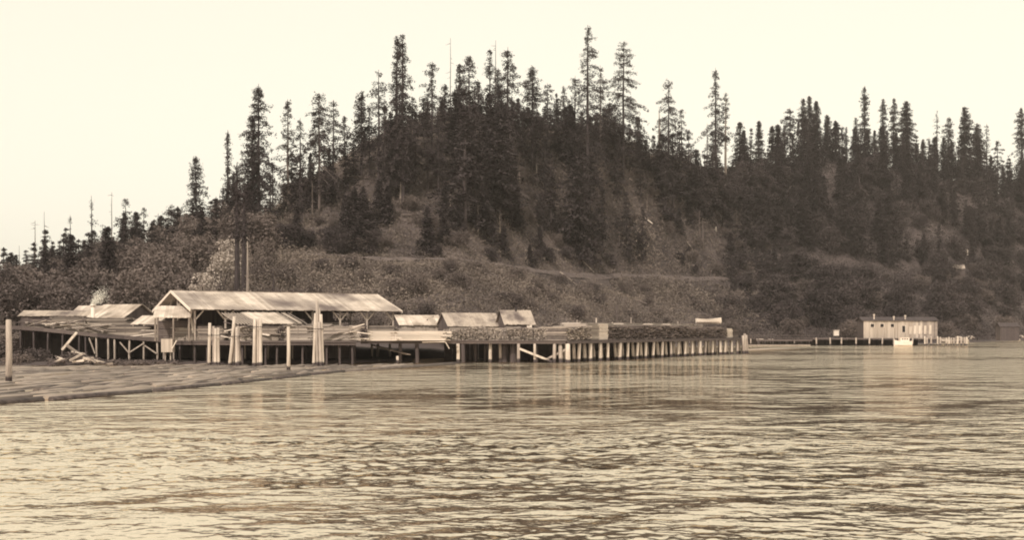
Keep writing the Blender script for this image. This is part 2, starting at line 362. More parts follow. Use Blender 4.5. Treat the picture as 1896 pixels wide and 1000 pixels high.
def conifer_meshes(seed, H, Rad, cs, kind='ragged', trunk_r=None, mat='needles', bark='bark', leaf=0.55, dens=1.0, lean=0.0, topgap=0.0):
    """H height, Rad crown radius, cs = crown start as a fraction of H"""
    rng = np.random.RandomState(seed)
    tr = trunk_r or max(0.18, H * 0.0115)
    n = 14
    zs = np.linspace(0, 1, n)
    bx = np.cumsum(rng.normal(size=n)) * 0.0018 * H * 0.5; by = np.cumsum(rng.normal(size=n)) * 0.0018 * H * 0.5
    bx += lean * H * zs ** 1.5
    def axis(t): return np.interp(t, zs, bx), np.interp(t, zs, by)
    mb = MB()
    mb.tube([(bx[i], by[i], zs[i] * H - (1.5 if i == 0 else 0)) for i in range(n)], [max(0.06, tr * (1 - z) ** 0.75 + 0.04) for z in zs], 7)
    cent = []; sizes = []; stub = []
    side = rng.rand() * 6.283; sidew = rng.uniform(0, 0.35); droop = rng.uniform(-0.3, 0.15); gapf = rng.uniform(0.9, 1.35)
    bare = [rng.uniform(0.05, 0.9) for _ in range(3)]
    if kind != 'snag':
        step = {'ragged': 1.05, 'dense': 0.62, 'column': 0.7, 'young': 0.42, 'thin': 1.0}[kind] / dens
        t = cs
        while t < 0.985:
            u = (t - cs) / (1 - cs)       # 0 bottom of crown .. 1 top
            if kind == 'column': prof = (0.55 + 0.45 * (1 - u)) * min(1, (1 - u) * 5 + 0.2) * min(1, u * 6 + 0.5)
            elif kind == 'young': prof = (1 - u) ** 0.9 + 0.04
            elif kind == 'thin': prof = 0.6 * (1 - u) ** 0.6 + 0.25
            elif kind == 'dense': prof = (1 - u) ** 0.62 * min(1, u * 5 + 0.6) + 0.05
            else: prof = (1 - u) ** 0.78 * min(1, u * 3.2 + 0.5) + 0.06
            az0 = rng.rand() * 6.283
            nb = {'ragged': 6, 'dense': 7, 'column': 6, 'young': 7, 'thin': 3}[kind]
            lvl = 1.0 if kind in ('dense', 'young') else rng.uniform(0.55, 1.15)
            for k in range(nb):
                if rng.rand() < {'ragged': 0.2, 'dense': 0.08, 'column': 0.12, 'young': 0.03, 'thin': 0.3}[kind]: continue
                az = az0 + k * 6.283 / nb + rng.normal() * 0.5
                Lb = Rad * prof * lvl * (rng.uniform(0.6, 1.1) if rng.rand() < 0.85 else rng.uniform(1.1, 1.4))
                Lb *= 1 + sidew * math.cos(az - side)
                if kind == 'ragged' and min(abs(u - b_) for b_ in bare) < 0.025: Lb *= 0.45
                if Lb < 0.25: Lb = 0.25
                slope = lerp(-0.42 + droop, 0.30 + droop * 0.6, u ** 1.5) + rng.normal() * 0.12
                z0 = t * H + rng.normal() * 0.3
                ax, ay = axis(t)
                m = max(2, int(Lb / (0.72 if kind == 'ragged' else 0.55)))
                cl = {'ragged': 5, 'dense': 6, 'column': 5, 'young': 5, 'thin': 4}[kind]
                s_in = 0.28 if kind in ('ragged', 'thin') else 0.08
                for q in range(m):
                    w = s_in + (1 - s_in) * (q + rng.rand()) / m
                    r = Lb * w
                    cx = ax + math.cos(az) * r; cy = ay + math.sin(az) * r
                    cz = z0 + slope * r - 0.16 * r * w * (1.2 - u)
                    nn = max(1, int(cl * (2.3 if kind == 'ragged' else 1.5) * (0.6 + 0.8 * rng.rand())))
                    sp = 0.22 + 0.20 * (1 - w) * min(2.5, Lb)
                    pts = rng.normal(size=(nn, 3)) * np.array([sp, sp, 0.24 + 0.10 * (1 - u)])
                    pts[:, 2] -= np.abs(rng.normal(size=nn)) * 0.35
                    cent.append(pts + np.array([cx, cy, cz])); sizes.append(np.full(nn, leaf * (1.1 - 0.3 * u)))
                if kind in ('ragged', 'thin') and Lb > 1.2: stub.append((ax, ay, z0, az, Lb * 0.85, slope))
            t += step * (gapf if kind == 'ragged' else 1) * rng.uniform(0.45, 1.7) * (1 + (1 - u) * 0.6) / H
    # dead stubs below the crown
    for k in range(int(6 + H * cs * 0.3) if kind != 'young' else 0):
        t = rng.uniform(cs * 0.35, min(1, cs + 0.05)) if kind != 'snag' else rng.uniform(0.35, 0.97)
        ax, ay = axis(t); az = rng.rand() * 6.283
        stub.append((ax, ay, t * H, az, rng.uniform(0.6, 1.9), rng.uniform(-0.5, 0.2)))
    for (ax, ay, z0, az, Lb, sl) in stub:
        mb.tube([(ax, ay, z0), (ax + math.cos(az) * Lb, ay + math.sin(az) * Lb, z0 + sl * Lb)], [0.10, 0.03], 3)
    tm = mb.mesh('trunk', M[bark])
    if kind == 'snag': return tm, None
    V, Fc = leaf_tris(np.concatenate(cent), np.concatenate(sizes), rng, 0.35)
    return tm, np_mesh('crown', V, Fc, M[mat])

def place_conifer(meshes, px, D, label, group, rz=0, sc=(1, 1, 1), name='conifer_tree', cat='tree', sink=0.0):
    x, y = XY(px, D)
    r = empty(name, (x, y, ground(px, D) - sink), rz, label=label, cat=cat, group=group)
    link('trunk', meshes[0], r, scale=sc)
    if meshes[1]: link('crown', meshes[1], r, scale=sc)
    return r

def find_D(px, row):
    """distance at which the slope shows at this row on this bearing (the ridge if it never does)"""
    Dg = np.linspace(kp(px, SHORE) + 8, kp(px, RIDGE_D), 300)
    rows = YH - (zt(np.full_like(Dg, px), Dg) - HC) * F / Dg
    return float(Dg[int(np.argmax(rows <= row))]) if (rows <= row).any() else float(Dg[-1])
BASE = {480: 428, 467: 432, 534: 405, 556: 400, 591: 392, 617: 360, 669: 330, 684: 325, 701: 340, 734: 352, 746: 385, 800: 300, 868: 300, 939: 340, 985: 320, 1013: 300,
        1089: 420, 1112: 292, 1154: 342, 1238: 330, 1324: 360, 1343: 331, 1064: 330, 1044: 310, 422: 450, 363: 450}
def hero(px, py, wpx, crown_py, D, kind, label, group=None, seed=None, mat='needles', bark='bark', **kw):
    if D >= 370:
        D = find_D(px, BASE[px]) - (16 if px == 1343 else 0) if px in BASE else kp(px, RIDGE_D) - (px * 7 % 14)
    wpx *= {'ragged': 2.5, 'thin': 1.9, 'dense': 1.75, 'column': 1.5}.get(kind, 1)
    g = ground(px, D)
    H = HC + (YH - py) / F * D - g
    zc = HC + (YH - crown_py) / F * D
    cs = max(0.03, min(0.9, (zc - g) / H))
    if kind == 'snag':
        ms = conifer_meshes(seed or int(px * 7 + py), H, 1, 0.3, 'snag', bark=bark, trunk_r=kw.get('trunk_r', 0.3))
        x, y = XY(px, D)
        o = link('dead_tree', ms[0], None, (x, y, g)); tag(o, label, 'dead tree', group)
        return o
    ms = conifer_meshes(seed or int(px * 7 + py), H, wpx / 2 / F * D * 1.12, cs, kind, mat=mat, bark=bark, **kw)
    return place_conifer(ms, px, D, label, group)

# px, top y, width px, crown bottom y, distance, kind, label
HERO = [
 (130, 398, 10, 455, 470, 'thin', 'thin conifer alone on the skyline at far left, tufts only on one side'),
 (170, 362, 8, 410, 475, 'thin', 'very thin half-dead conifer with a bare spike above the low left forest'),
 (190, 415, 12, 440, 500, 'thin', 'small faint sparse conifer between the thin half-dead one and the bare pole'),
 (232, 368, 32, 455, 440, 'ragged', 'bushy conifer standing highest on the low left ridge'),
 (250, 392, 10, 430, 450, 'thin', 'narrow sparse conifer just right of the bushy one on the low left ridge'),
 (266, 384, 24, 432, 450, 'ragged', 'thin-crowned conifer with drooping arms on the low left ridge'),
 (293, 395, 10, 425, 470, 'thin', 'faint spindly conifer left of the paired dark firs'),
 (316, 378, 28, 460, 430, 'dense', 'dark dense fir, the left of a pair on the rising left skyline'),
 (331, 384, 14, 440, 432, 'column', 'slim fir leaning on the right of the dark dense fir'),
 (363, 290, 30, 440, 410, 'dense', 'tall evenly pointed spruce standing clear of its neighbours on the left slope'),
 (387, 390, 10, 430, 420, 'thin', 'short scrappy conifer at the right foot of the pointed spruce'),
 (407, 358, 24, 450, 400, 'ragged', 'small ragged conifer just left of the very narrow tall one'),
 (422, 240, 13, 440, 395, 'column', 'very narrow tall conifer like a bottlebrush left of the massive dark spruce'),
 (432, 318, 17, 440, 380, 'column', 'middle-sized narrow conifer tucked beside the bottlebrush conifer'),
 (480, 155, 48, 425, 372, 'ragged', 'massive dark spruce, tallest tree on the left shoulder of the hill'),
 (467, 215, 30, 440, 376, 'dense', 'dark thick conifer merging into the left flank of the massive spruce'),
 (505, 300, 9, 400, 385, 'thin', 'pale spindly dead-topped conifer right of the massive dark spruce'),
 (534, 183, 32, 395, 380, 'ragged', 'ragged conifer with an open middle, first right of the massive spruce'),
 (556, 218, 24, 350, 385, 'ragged', 'short open conifer between two taller ragged ones on the left shoulder'),
 (591, 172, 42, 345, 388, 'ragged', 'broad untidy conifer centred on the left shoulder skyline'),
 (617, 184, 28, 320, 392, 'ragged', 'open flat-topped conifer next to the broad untidy one'),
 (638, 215, 20, 305, 396, 'ragged', 'drooping short conifer at the right end of the left shoulder group'),
 (669, 167, 24, 268, 400, 'dense', 'lollipop conifer with a dense crown on bare stems where the skyline steepens'),
 (684, 192, 18, 268, 402, 'ragged', 'small conifer squeezed between the lollipop one and the pointed one'),
 (701, 128, 34, 285, 405, 'ragged', 'sharply pointed conifer with level arms left of the tall double conifer'),
 (734, 66, 26, 300, 405, 'ragged', 'left stem of the tall double conifer above the left shoulder'),
 (746, 62, 34, 325, 402, 'ragged', 'right stem of the tall double conifer above the left shoulder'),
 (800, 113, 30, 235, 425, 'ragged', 'pointed conifer left of the bare pole on the summit'),
 (824, 155, 22, 230, 425, 'dense', 'short round-headed conifer just left of the bare pole'),
 (851, 118, 26, 240, 430, 'dense', 'dark leaning conifer just right of the bare pole'),
 (868, 102, 32, 225, 428, 'ragged', 'broken-topped conifer with side arms on the summit'),
 (886, 150, 26, 240, 432, 'dense', 'dense dark conifer behind the broken-topped one'),
 (907, 90, 24, 235, 435, 'ragged', 'thin open conifer left of the leafless spike on the summit'),
 (922, 125, 24, 245, 437, 'dense', 'dark stout conifer between two open ones on the summit'),
 (939, 86, 38, 240, 432, 'ragged', 'open conifer with long level arms right of the leafless spike'),
 (985, 122, 36, 245, 440, 'ragged', 'bushy-topped conifer standing alone right of the summit group'),
 (1013, 153, 30, 245, 442, 'ragged', 'lower conifer right beside the bushy-topped one'),
 (1044, 160, 28, 250, 445, 'ragged', 'open leaning conifer left of the tallest tree'),
 (1064, 140, 32, 255, 446, 'ragged', 'broad dark conifer hard against the left side of the tallest tree'),
 (1089, 45, 38, 330, 440, 'ragged', 'tallest tree of the hill, its spire reaching nearest the top of the picture'),
 (1112, 120, 40, 250, 438, 'ragged', 'long-armed conifer on a bare trunk right beside the tallest tree'),
 (1128, 190, 24, 270, 445, 'dense', 'short dark conifer between the tallest tree and the one-sided tree'),
 (1154, 75, 46, 280, 445, 'ragged', 'second tallest tree, its branches swept to the right'),
 (1181, 215, 15, 275, 490, 'dense', 'small pointed fir in the gap right of the second tallest tree'),
 (1238, 148, 36, 300, 500, 'ragged', 'stout conifer beside a bleached pole right of the gap'),
 (1262, 203, 20, 290, 510, 'ragged', 'small slender conifer at the right foot of the stout one'),
 (1324, 125, 24, 290, 520, 'ragged', 'tall ragged conifer with a smaller one against its right side'),
 (1343, 170, 19, 258, 515, 'ragged', 'conifer on a long pale bare trunk, right of the tall ragged one'),
 (1463, 198, 34, 300, 660, 'ragged', 'wind-bent round conifer on the right ridge'),
 (1487, 182, 18, 300, 665, 'dense', 'left spire of three close conifers on the right ridge'),
 (1498, 176, 18, 300, 662, 'dense', 'middle spire of three close conifers on the right ridge'),
 (1511, 186, 18, 300, 660, 'dense', 'right spire of three close conifers on the right ridge'),
 (1531, 212, 18, 300, 665, 'dense', 'pointed fir just right of the three close spires'),
 (1548, 225, 28, 300, 665, 'ragged', 'low crooked conifer right of the pointed fir on the right ridge'),
 (1583, 234, 16, 320, 670, 'dense', 'low fir left of the tall column conifer'),
 (1601, 158, 17, 300, 660, 'column', 'tallest column-shaped conifer on the right ridge'),
 (1635, 182, 17, 310, 665, 'column', 'column conifer with a dark knob at its tip'),
 (1655, 181, 18, 310, 668, 'column', 'column conifer second left of the wide pointed one'),
 (1677, 186, 28, 330, 665, 'dense', 'pointed conifer that widens steadily to its foot on the right ridge'),
 (1709, 258, 11, 320, 690, 'dense', 'tiny pointed fir in the low gap of the right ridge'),
 (1735, 205, 11, 300, 690, 'thin', 'see-through spindly conifer left of the wide right-hand group'),
 (1757, 215, 22, 340, 690, 'column', 'blunt conifer left of the sharp one in the wide right-hand group'),
 (1785, 196, 26, 350, 688, 'dense', 'sharp dark conifer highest in the wide right-hand group'),
 (1810, 227, 24, 360, 690, 'dense', 'dark conifer on the right slope of the wide right-hand group'),
 (1827, 228, 14, 350, 695, 'thin', 'slim sparse conifer on the outer edge of the wide right-hand group'),
 (1847, 260, 18, 320, 700, 'ragged', 'small open conifer on bare stems near the right border'),
 (1891, 197, 22, 350, 700, 'column', 'tall conifer cut by the right border of the picture'),
]
for (px, py, w, cpy, D, kind, lab) in HERO:
    kw = dict(leaf=0.52 if D < 550 else 0.7)
    if px == 1343: kw['bark'] = 'bark_pale'; kw['trunk_r'] = 0.7
    if px in (1112, 534, 591): kw['bark'] = 'snag'
    if px == 1154: kw['lean'] = 0.01
    if px in (480, 734, 746, 591, 939, 868, 985): kw['dens'] = 1.7 if px != 480 else 2.3
    hero(px, py, w, cpy, D, kind, lab, 'conifers standing up against the sky', **kw)
SNAGS = [
 (65, 408, 470, 'straight bare dead trunk, darkest of the faint poles at far left', 0.28),
 (82, 392, 520, 'pale leaning bare dead trunk right of the darkest far-left pole', 0.2),
 (36, 455, 520, 'shortest faint bare trunk at the far left edge of the skyline', 0.18),
 (207, 356, 480, 'bare dead pole between the half-dead conifer and the bushy conifer on the left ridge', 0.22),
 (834, 70, 428, 'tall bare dead spike alone at the left of the summit', 0.18),
 (918, 74, 436, 'leafless spike rising out of the summit group of conifers', 0.26),
 (1221, 200, 495, 'bleached bare pole against the stout conifer right of the gap', 0.65),
 (1309, 228, 520, 'short bare stub left of the tall ragged conifer', 0.3),
]
for (px, py, D, lab, tr) in SNAGS:
    hero(px, py, 1, py, D, 'snag', lab, 'bare dead trunks on the skyline', bark='bark_pale' if px == 1221 else 'snag', trunk_r=tr)

PROTO_N = 9
# prototypes for the forest that fills the slopes
PROTO = {}
for k, (kind, Rr, cs) in enumerate((('dense', 3.8, 0.06), ('dense', 3.2, 0.12), ('ragged', 5.4, 0.08), ('ragged', 4.6, 0.20), ('ragged', 4.2, 0.30), ('column', 2.8, 0.12), ('ragged', 6.0, 0.12), ('ragged', 5.0, 0.05), ('dense', 4.4, 0.2))):
    PROTO[k] = conifer_meshes(900 + k, 30.0, Rr, cs, kind, mat='needles', leaf=0.62)
YOUNG = [conifer_meshes(950 + k, 12.0, (2.6, 3.2, 2.2)[k], 0.06, 'young', mat='needles', leaf=0.5) for k in range(3)]

def deciduous(seed, H, Rad, mat, leaf=0.5, nleaf=2200, lobes=9, stem='bark', low=0.25):
    rng = np.random.RandomState(seed)
    cen = []
    for k in range(lobes):
        a = rng.rand() * 6.283; r = Rad * 0.62 * math.sqrt(rng.rand()); z = H * rng.uniform(low, 0.82)
        lr = Rad * rng.uniform(0.32, 0.55)
        nn = int(nleaf / lobes)
        d = rng.normal(size=(nn, 3)); d /= np.linalg.norm(d, axis=1)[:, None]
        rad = lr * (0.55 + 0.5 * rng.rand(nn)) [:, None]
        # clump the leaves so that gaps stay open
        d *= rad; d[:, 2] *= 0.85
        gate = np.sin(d[:, 0] * 5 / lr + k) + np.sin(d[:, 1] * 4.3 / lr + 2 * k) + np.sin(d[:, 2] * 5.1 / lr) > -0.6
        d = d[gate]
        cen.append(d + np.array([math.cos(a) * r, math.sin(a) * r, z]))
    cen = np.concatenate(cen)
    V, Fc = leaf_tris(cen, np.full(len(cen), leaf), rng, 0.2)
    mb = MB()
    for k in range(4):
        a = rng.rand() * 6.283; r = Rad * 0.45
        mb.tube([(0, 0, -1), (math.cos(a) * r * 0.3, math.sin(a) * r * 0.3, H * 0.3), (math.cos(a) * r, math.sin(a) * r, H * 0.72)], [0.16, 0.12, 0.04], 5)
    return mb.mesh('stems', M[stem]), np_mesh('crown', V, Fc, M[mat])

rf = random.Random(21)
def slope_tree(px, py_base, lab, grp, H, proto=None, w=1.0):
    """find the distance at which the slope shows at row py_base on this bearing"""
    d0 = kp(px, SHORE) + 10; d2 = kp(px, RIDGE_D)
    Dg = np.linspace(d0, d2, 160); zz = zt(np.full_like(Dg, px), Dg)
    rows = YH - (zz - HC) * F / Dg
    i = int(np.argmax(rows <= py_base)) if (rows <= py_base).any() else len(Dg) - 1
    D = float(Dg[i])
    k = proto if proto is not None else rf.randrange(9)
    s = H / 30.0
    return place_conifer(PROTO[k], px, D, lab, grp, rf.uniform(0, 6.28), (s * w, s * w, s))

# dark conifers standing on the open face of the hill
FACE = [(757, 300, 26), (862, 435, 44), (880, 428, 48), (895, 380, 36), (858, 340, 36),
        (925, 420, 44), (945, 400, 42), (938, 350, 34), (905, 320, 32), (992, 320, 26), (1010, 370, 30), (1020, 430, 36), (1065, 480, 42), (1082, 495, 44), (1092, 420, 40), (1075, 380, 38),
        (1104, 300, 22), (1115, 480, 34), (1140, 345, 26), (1165, 320, 24), (1055, 330, 32), (970, 310, 26), (1160, 470, 30), (1190, 480, 26), (1232, 420, 44), (1246, 400, 42), (1258, 370, 36), (1225, 360, 34),
        (1290, 400, 40), (1305, 410, 38), (1320, 400, 44), (1275, 340, 28), (1210, 340, 24), (1185, 320, 22), (785, 280, 22), (870, 290, 26), (960, 275, 24), (1030, 290, 26), (1120, 320, 26),
        (540, 400, 24), (575, 395, 24), (610, 380, 20), (600, 350, 18), (640, 345, 16), (655, 330, 15), (500, 430, 22), (560, 420, 20)]
for (px, pb, H) in FACE:
    H *= 0.78
    slope_tree(px, pb, 'dark conifer rooted on the open brushy face of the middle hill', 'dark conifers on the brushy hill face', H * rf.uniform(0.9, 1.1), w=rf.uniform(1.05, 1.5), proto=rf.choice((0, 2, 3, 4, 6, 7, 8)))
for k in range(34):      # thicket of dark young conifers along the summit
    px = 765 + k * 11.6 + rf.uniform(-5, 5)
    D = kp(px, RIDGE_D) - rf.uniform(0, 14); s = rf.uniform(7.5, 12.5) / 30.0
    place_conifer(PROTO[rf.choice((0, 2, 1, 6, 7))], px, D, 'short dark conifer in the thicket along the summit of the middle hill', 'short conifers of the summit thicket', rf.uniform(0, 6), (s * 2.3, s * 2.3, s))
for k in range(14):
    px = rf.choice((rf.uniform(840, 960), rf.uniform(1040, 1330))); pb = rf.uniform(300, 430)
    slope_tree(px, pb, 'dark conifer rooted on the open brushy face of the middle hill', 'dark conifers on the brushy hill face', rf.uniform(12, 26), proto=rf.choice((2, 3, 6, 7, 8)), w=rf.uniform(1.3, 1.9))
for (px, pb, H) in ((712, 385, 30), (724, 372, 26), (745, 385, 30), (792, 358, 26), (820, 345, 26), (812, 362, 24), (770, 340, 22)):
    slope_tree(px, pb, 'high-crowned conifer on a bare trunk on the left of the middle hill face', 'high-crowned conifers on the hill face', H, proto=4, w=.95)
# dense forest of the right slope
n = 0
while n < 100:
    px = rf.uniform(1330, 1925); pb = rf.uniform(325, 505)
    if px < 1400 and 400 < pb < 450 or px < 1366: continue
    slope_tree(px, pb, 'dark conifer within the dense forest on the right hillside', 'conifers of the dense right hillside forest', rf.uniform(12, 29), proto=rf.choice((0, 1, 2, 6, 7, 3, 8)), w=rf.uniform(1.35, 1.8)); n += 1
for k in range(44):      # canopy along the right ridge
    px = 1368 + k * 12.6 + rf.uniform(-4, 4)
    D = kp(px, RIDGE_D) - rf.uniform(0, 40)
    s = rf.uniform(20, 27) / 30.0
    place_conifer(PROTO[rf.choice((0, 1, 2, 5, 7, 8))], px, D, 'conifer in the even row of dark tops along the right ridge', 'conifers along the right ridge line', rf.uniform(0, 6), (s * 1.3, s * 1.3, s))
# low forest on the left
for k in range(46):
    px = -20 + k * 11.0 + rf.uniform(-5, 5)
    D = kp(px, RIDGE_D) - rf.uniform(5, 70)
    s = rf.uniform(10, 17) / 30.0
    place_conifer(PROTO[rf.choice((0, 2, 1, 3, 6, 7))], px, D, 'low dark conifer in the wood along the left ridge', 'conifers of the low wood on the left', rf.uniform(0, 6), (s * 2.0, s * 2.0, s))
for k in range(24):
    px = rf.uniform(60, 470); D = kp(px, SHORE) + 60 + (kp(px, RIDGE_D) - kp(px, SHORE) - 70) * rf.random(); s = rf.uniform(12, 19) / 30.0
    if 350 < px and D < 290: D = 300
    place_conifer(PROTO[rf.choice((0, 2, 6, 7, 8))], px, D, 'dark conifer among the leafy trees of the low left slope', 'dark conifers on the low left slope', rf.uniform(0, 6), (s * 1.5, s * 1.5, s))
# belt of young conifers above the road cut
for k in range(46):
    px = rf.uniform(480, 1480)
    D = kp(px, BENCH_D) + rf.uniform(9, 40) * (1 if px < 1100 else 1.3)
    s = rf.uniform(0.45, 1.1)
    x, y = XY(px, D)
    place_conifer(YOUNG[rf.randrange(3)], px, D, 'young conifer in the belt just above the road cut on the hill', 'young conifers above the road cut', rf.uniform(0, 6), (s * 1.35, s * 1.35, s), name='young_conifer')

# shrubs and small broadleaved trees
SHR = [deciduous(700 + k, 6, 4.2, 'leaves', 0.34, 5600, 12) for k in range(4)]
SHD = [deciduous(740 + k, 9, 4.6, 'leaves_dark', 0.42, 5200, 14, low=.12) for k in range(3)]
SHP = [deciduous(720 + k, 7, 4.2, 'leaves_pale', 0.34, 5600, 12) for k in range(2)]
def put_shrub(px, D, s, lab, grp, pale=False, name='broadleaf_tree', cat='tree', ms=None):
    if ms is None and ((350 < px < 470 and D < 285) or (700 < px < 1010 and 190 < D < 236)): D = 290.0 if px < 600 else 240.0
    ms = ms or (SHP[rf.randrange(2)] if pale else SHR[rf.randrange(4)])
    x, y = XY(px, D)
    r = empty(name, (x, y, ground(px, D) - 0.3), rf.uniform(0, 6.28), label=lab, cat=cat, group=grp)
    link('stems', ms[0], r, scale=(s, s, s)); link('crown', ms[1], r, scale=(s, s, s))
    return r
for k in range(68):
    px = rf.uniform(-10, 470); D = kp(px, SHORE) + 40 + (kp(px, RIDGE_D) - kp(px, SHORE) - 45) * rf.random()
    put_shrub(px, D, rf.uniform(1.1, 1.9), 'rounded leafy tree on the low slope behind the left part of the sawmill', 'leafy trees on the low left slope', rf.random() < 0.5)  # about half get paler leaves, putting distance haze into the leaf colour
for k in range(95):
    px = rf.uniform(470, 1420)
    d0 = kp(px, SHORE); d1 = kp(px, BENCH_D)
    put_shrub(px, d0 + (d1 - d0) * rf.uniform(0.16, 0.85), rf.uniform(0.35, 0.8), 'rounded shrub on the bank between the sawmill and the road cut', 'shrubs on the bank below the road cut', rf.random() < 0.3, 'shrub', 'shrub')
for k in range(48):
    px = rf.uniform(1340, 1925)
    d0 = kp(px, SHORE); d1 = kp(px, BENCH_D)
    put_shrub(px, d0 + (d1 - d0) * rf.uniform(0.03, 0.97), rf.uniform(0.7, 1.5), 'leafy tree on the steep bank behind the boathouse', 'leafy trees on the bank behind the boathouse', rf.random() < 0.12)
for k in range(70):
    px = rf.uniform(520, 1420)
    d1 = kp(px, BENCH_D); d2 = kp(px, RIDGE_D)
    put_shrub(px, d1 + (d2 - d1) * rf.uniform(0.1, 0.95), rf.uniform(0.5, 1.0), 'rounded shrub on the cleared face of the middle hill', 'shrubs on the cleared hill face', rf.random() < 0.3, 'shrub', 'shrub')
for k in range(176):
    px = rf.uniform(1290, 1950)
    row = rf.uniform(330, 618) if px > 1400 + 50 * math.sin(k) else rf.uniform(350, 400)
    D = find_D(px, row)
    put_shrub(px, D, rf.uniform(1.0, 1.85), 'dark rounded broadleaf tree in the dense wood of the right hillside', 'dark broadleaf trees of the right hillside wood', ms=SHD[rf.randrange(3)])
for k in range(36):
    px = rf.choice((rf.uniform(480, 690), rf.uniform(800, 1300))); D = kp(px, BENCH_D) + rf.uniform(8, 22)
    put_shrub(px, D, rf.uniform(0.5, 0.9), 'dark low bush standing right above the road cut', 'dark low bushes above the road cut', name='shrub', cat='shrub', ms=SHD[rf.randrange(3)])
for k in range(34):
    px = rf.uniform(560, 1420); D = find_D(px, rf.uniform(300, 580)); x, y = XY(px, D); zg = ground(px, D); Lg = rf.uniform(3, 7); an = rf.uniform(-.7, .7) + (math.pi if rf.random() < .5 else 0)
    mb = MB(); ax_ = math.cos(an) * Lg; ay_ = math.sin(an) * Lg * .4
    z2 = float(zt(CX + F * (x + ax_) / (y + ay_), y + ay_))
    mb.tube([(x, y, zg + .9), (x + ax_ * .5, y + ay_ * .5, (zg + z2) / 2 + 1.0), (x + ax_, y + ay_, z2 + .8)], [.28, .22, .12], 6)
    o = mb.build('fallen_tree', M['bark_pale' if rf.random() < .3 else 'snag']); tag(o, 'fallen trunk lying in the brush of the middle hill', 'fallen tree', 'fallen trunks on the middle hill')
for k in range(30):
    px = rf.uniform(560, 1420); D = find_D(px, rf.uniform(300, 470)); x, y = XY(px, D)
    ms = conifer_meshes(3000 + k, rf.uniform(3, 11), 1, 0.3, 'snag', bark='bark_pale' if rf.random() < .3 else 'snag', trunk_r=rf.uniform(.18, .35))
    tag(link('dead_tree', ms[0], None, (x, y, ground(px, D))), 'bare standing trunk in the brush of the middle hill', 'dead tree', 'bare trunks on the hill')
# white blossoming trees behind the big shed
BL = [deciduous(760 + k, 9, 3.1, 'blossom', 0.3, 2600, 12, low=.45) for k in range(2)]
for (px, D, s, lab, i) in ((378, 226, 1.15, 'white flowering tree just left of the two dark trunks', 0), (408, 238, 1.3, 'larger white flowering tree right behind the two dark trunks', 1),
                        (427, 262, 1.25, 'white flowering tree highest up the slope behind the dark trunks', 0)):
    put_shrub(px, D, s, lab, 'white flowering trees', name='flowering_tree', ms=BL[i])
put_shrub(495, 275, 0.95, 'pale leafy tree right of the bright slender pole behind the shed', None, ms=deciduous(771, 8, 3.6, 'leaves_pale', 0.45, 1800, 7))
# two dark trunks in front of the blossom and a bright pole beside them
hero(440, 300, 13, 436, 236, 'column', 'left of two dark tall trunks rising behind the big shed roof', 'two dark trunks behind the shed', trunk_r=0.62, leaf=0.45, bark='bark_dark')
hero(452, 340, 12, 440, 232, 'column', 'right of two dark tall trunks rising behind the big shed roof', 'two dark trunks behind the shed', trunk_r=0.62, leaf=0.45, bark='bark_dark')
hero(459, 446, 1, 500, 228, 'snag', 'slender bleached pole just right of the two dark trunks', None, bark='bark_pale', trunk_r=0.3)
hero(506, 500, 1, 500, 225, 'snag', 'grey broken stump pole rising behind the shed roof', None, trunk_r=0.3)
for (px, pb, Hh, lab) in ((742, 385, 9, 'pale bare trunk low on the left of the hill face'), (925, 430, 6, 'short bleached stump on the middle of the hill face'), (1263, 372, 8, 'bleached trunk below the stout conifer'),
                     (1357, 510, 6, 'pale post on the edge of the road cut'), (1320, 400, 15, 'tall dull trunk right of centre on the hill face'), (1372, 560, 8, 'bare pole on the bank below the road cut')):
    d0 = kp(px, SHORE) + 10; d2 = kp(px, RIDGE_D); Dg = np.linspace(d0, d2, 160); rows = YH - (zt(np.full_like(Dg, px), Dg) - HC) * F / Dg
    D = float(Dg[int(np.argmax(rows <= pb))])
    ms = conifer_meshes(int(px), Hh, 1, 0.3, 'snag', bark='bark_pale' if Hh < 10 else 'snag', trunk_r=0.3)
    x, y = XY(px, D); tag(link('dead_tree', ms[0], None, (x, y, ground(px, D))), lab, 'dead tree', 'bare trunks on the hill')

# brush carpet
rng = np.random.RandomState(77)
def scatter(n, p0, p1, f0, f1):
    px = rng.uniform(p0, p1, n); d0 = kp(px, SHORE) + 4; d2 = kp(px, RIDGE_D) + 30
    D = d0 + (d2 - d0) * (f0 + (f1 - f0) * rng.rand(n) ** 0.8)
    return px, D
px, D = scatter(110000, -80, 1980, 0.0, 1.0)
d1 = kp(px, BENCH_D)
keep = ~((D > d1 - 1) & (D < d1 + 6) & (px > 470) & (rng.rand(len(px)) < 0.9))
keep &= ~((px < 900) & (D < kp(px, SHORE) + 26)) 
gate = tnoise((px - CX) / F * D * 5.0 + 40, D * 4.0) / 1.6 + rng.normal(size=len(px)) * 0.5 > -4.5
keep &= gate & ~((D > d1 - 4) & (D < d1 + 1) & (px > 480) & (px < 1700) & (rng.rand(len(px)) < 0.8))
keep0 = keep; px, D = px[keep], D[keep]
x = (px - CX) / F * D; z = zt(px, D)
K = 10
hgt = np.where((D > d1[keep0] - 16) & (D < d1[keep0] + 2) & (px > 470), 0.4, 1.0) * (0.4 + 3.0 * rng.rand(len(px)) ** 3) * np.clip(0.8 + tnoise(x * 3, D * 3) * 0.2, 0.45, 1.6)
wid = np.where(D > 420, 1.5, 1.0)
off = rng.normal(size=(len(px), K, 3)) * np.array([0.75, 0.75, 0.0])
off *= wid[:, None, None]
off[:, :, 2] = rng.rand(len(px), K) * hgt[:, None] * 1.4
cen = (np.stack([x, D, z], 1)[:, None, :] + off).reshape(-1, 3)
sz = np.repeat(np.where(D > 420, 0.6, 0.4), K)
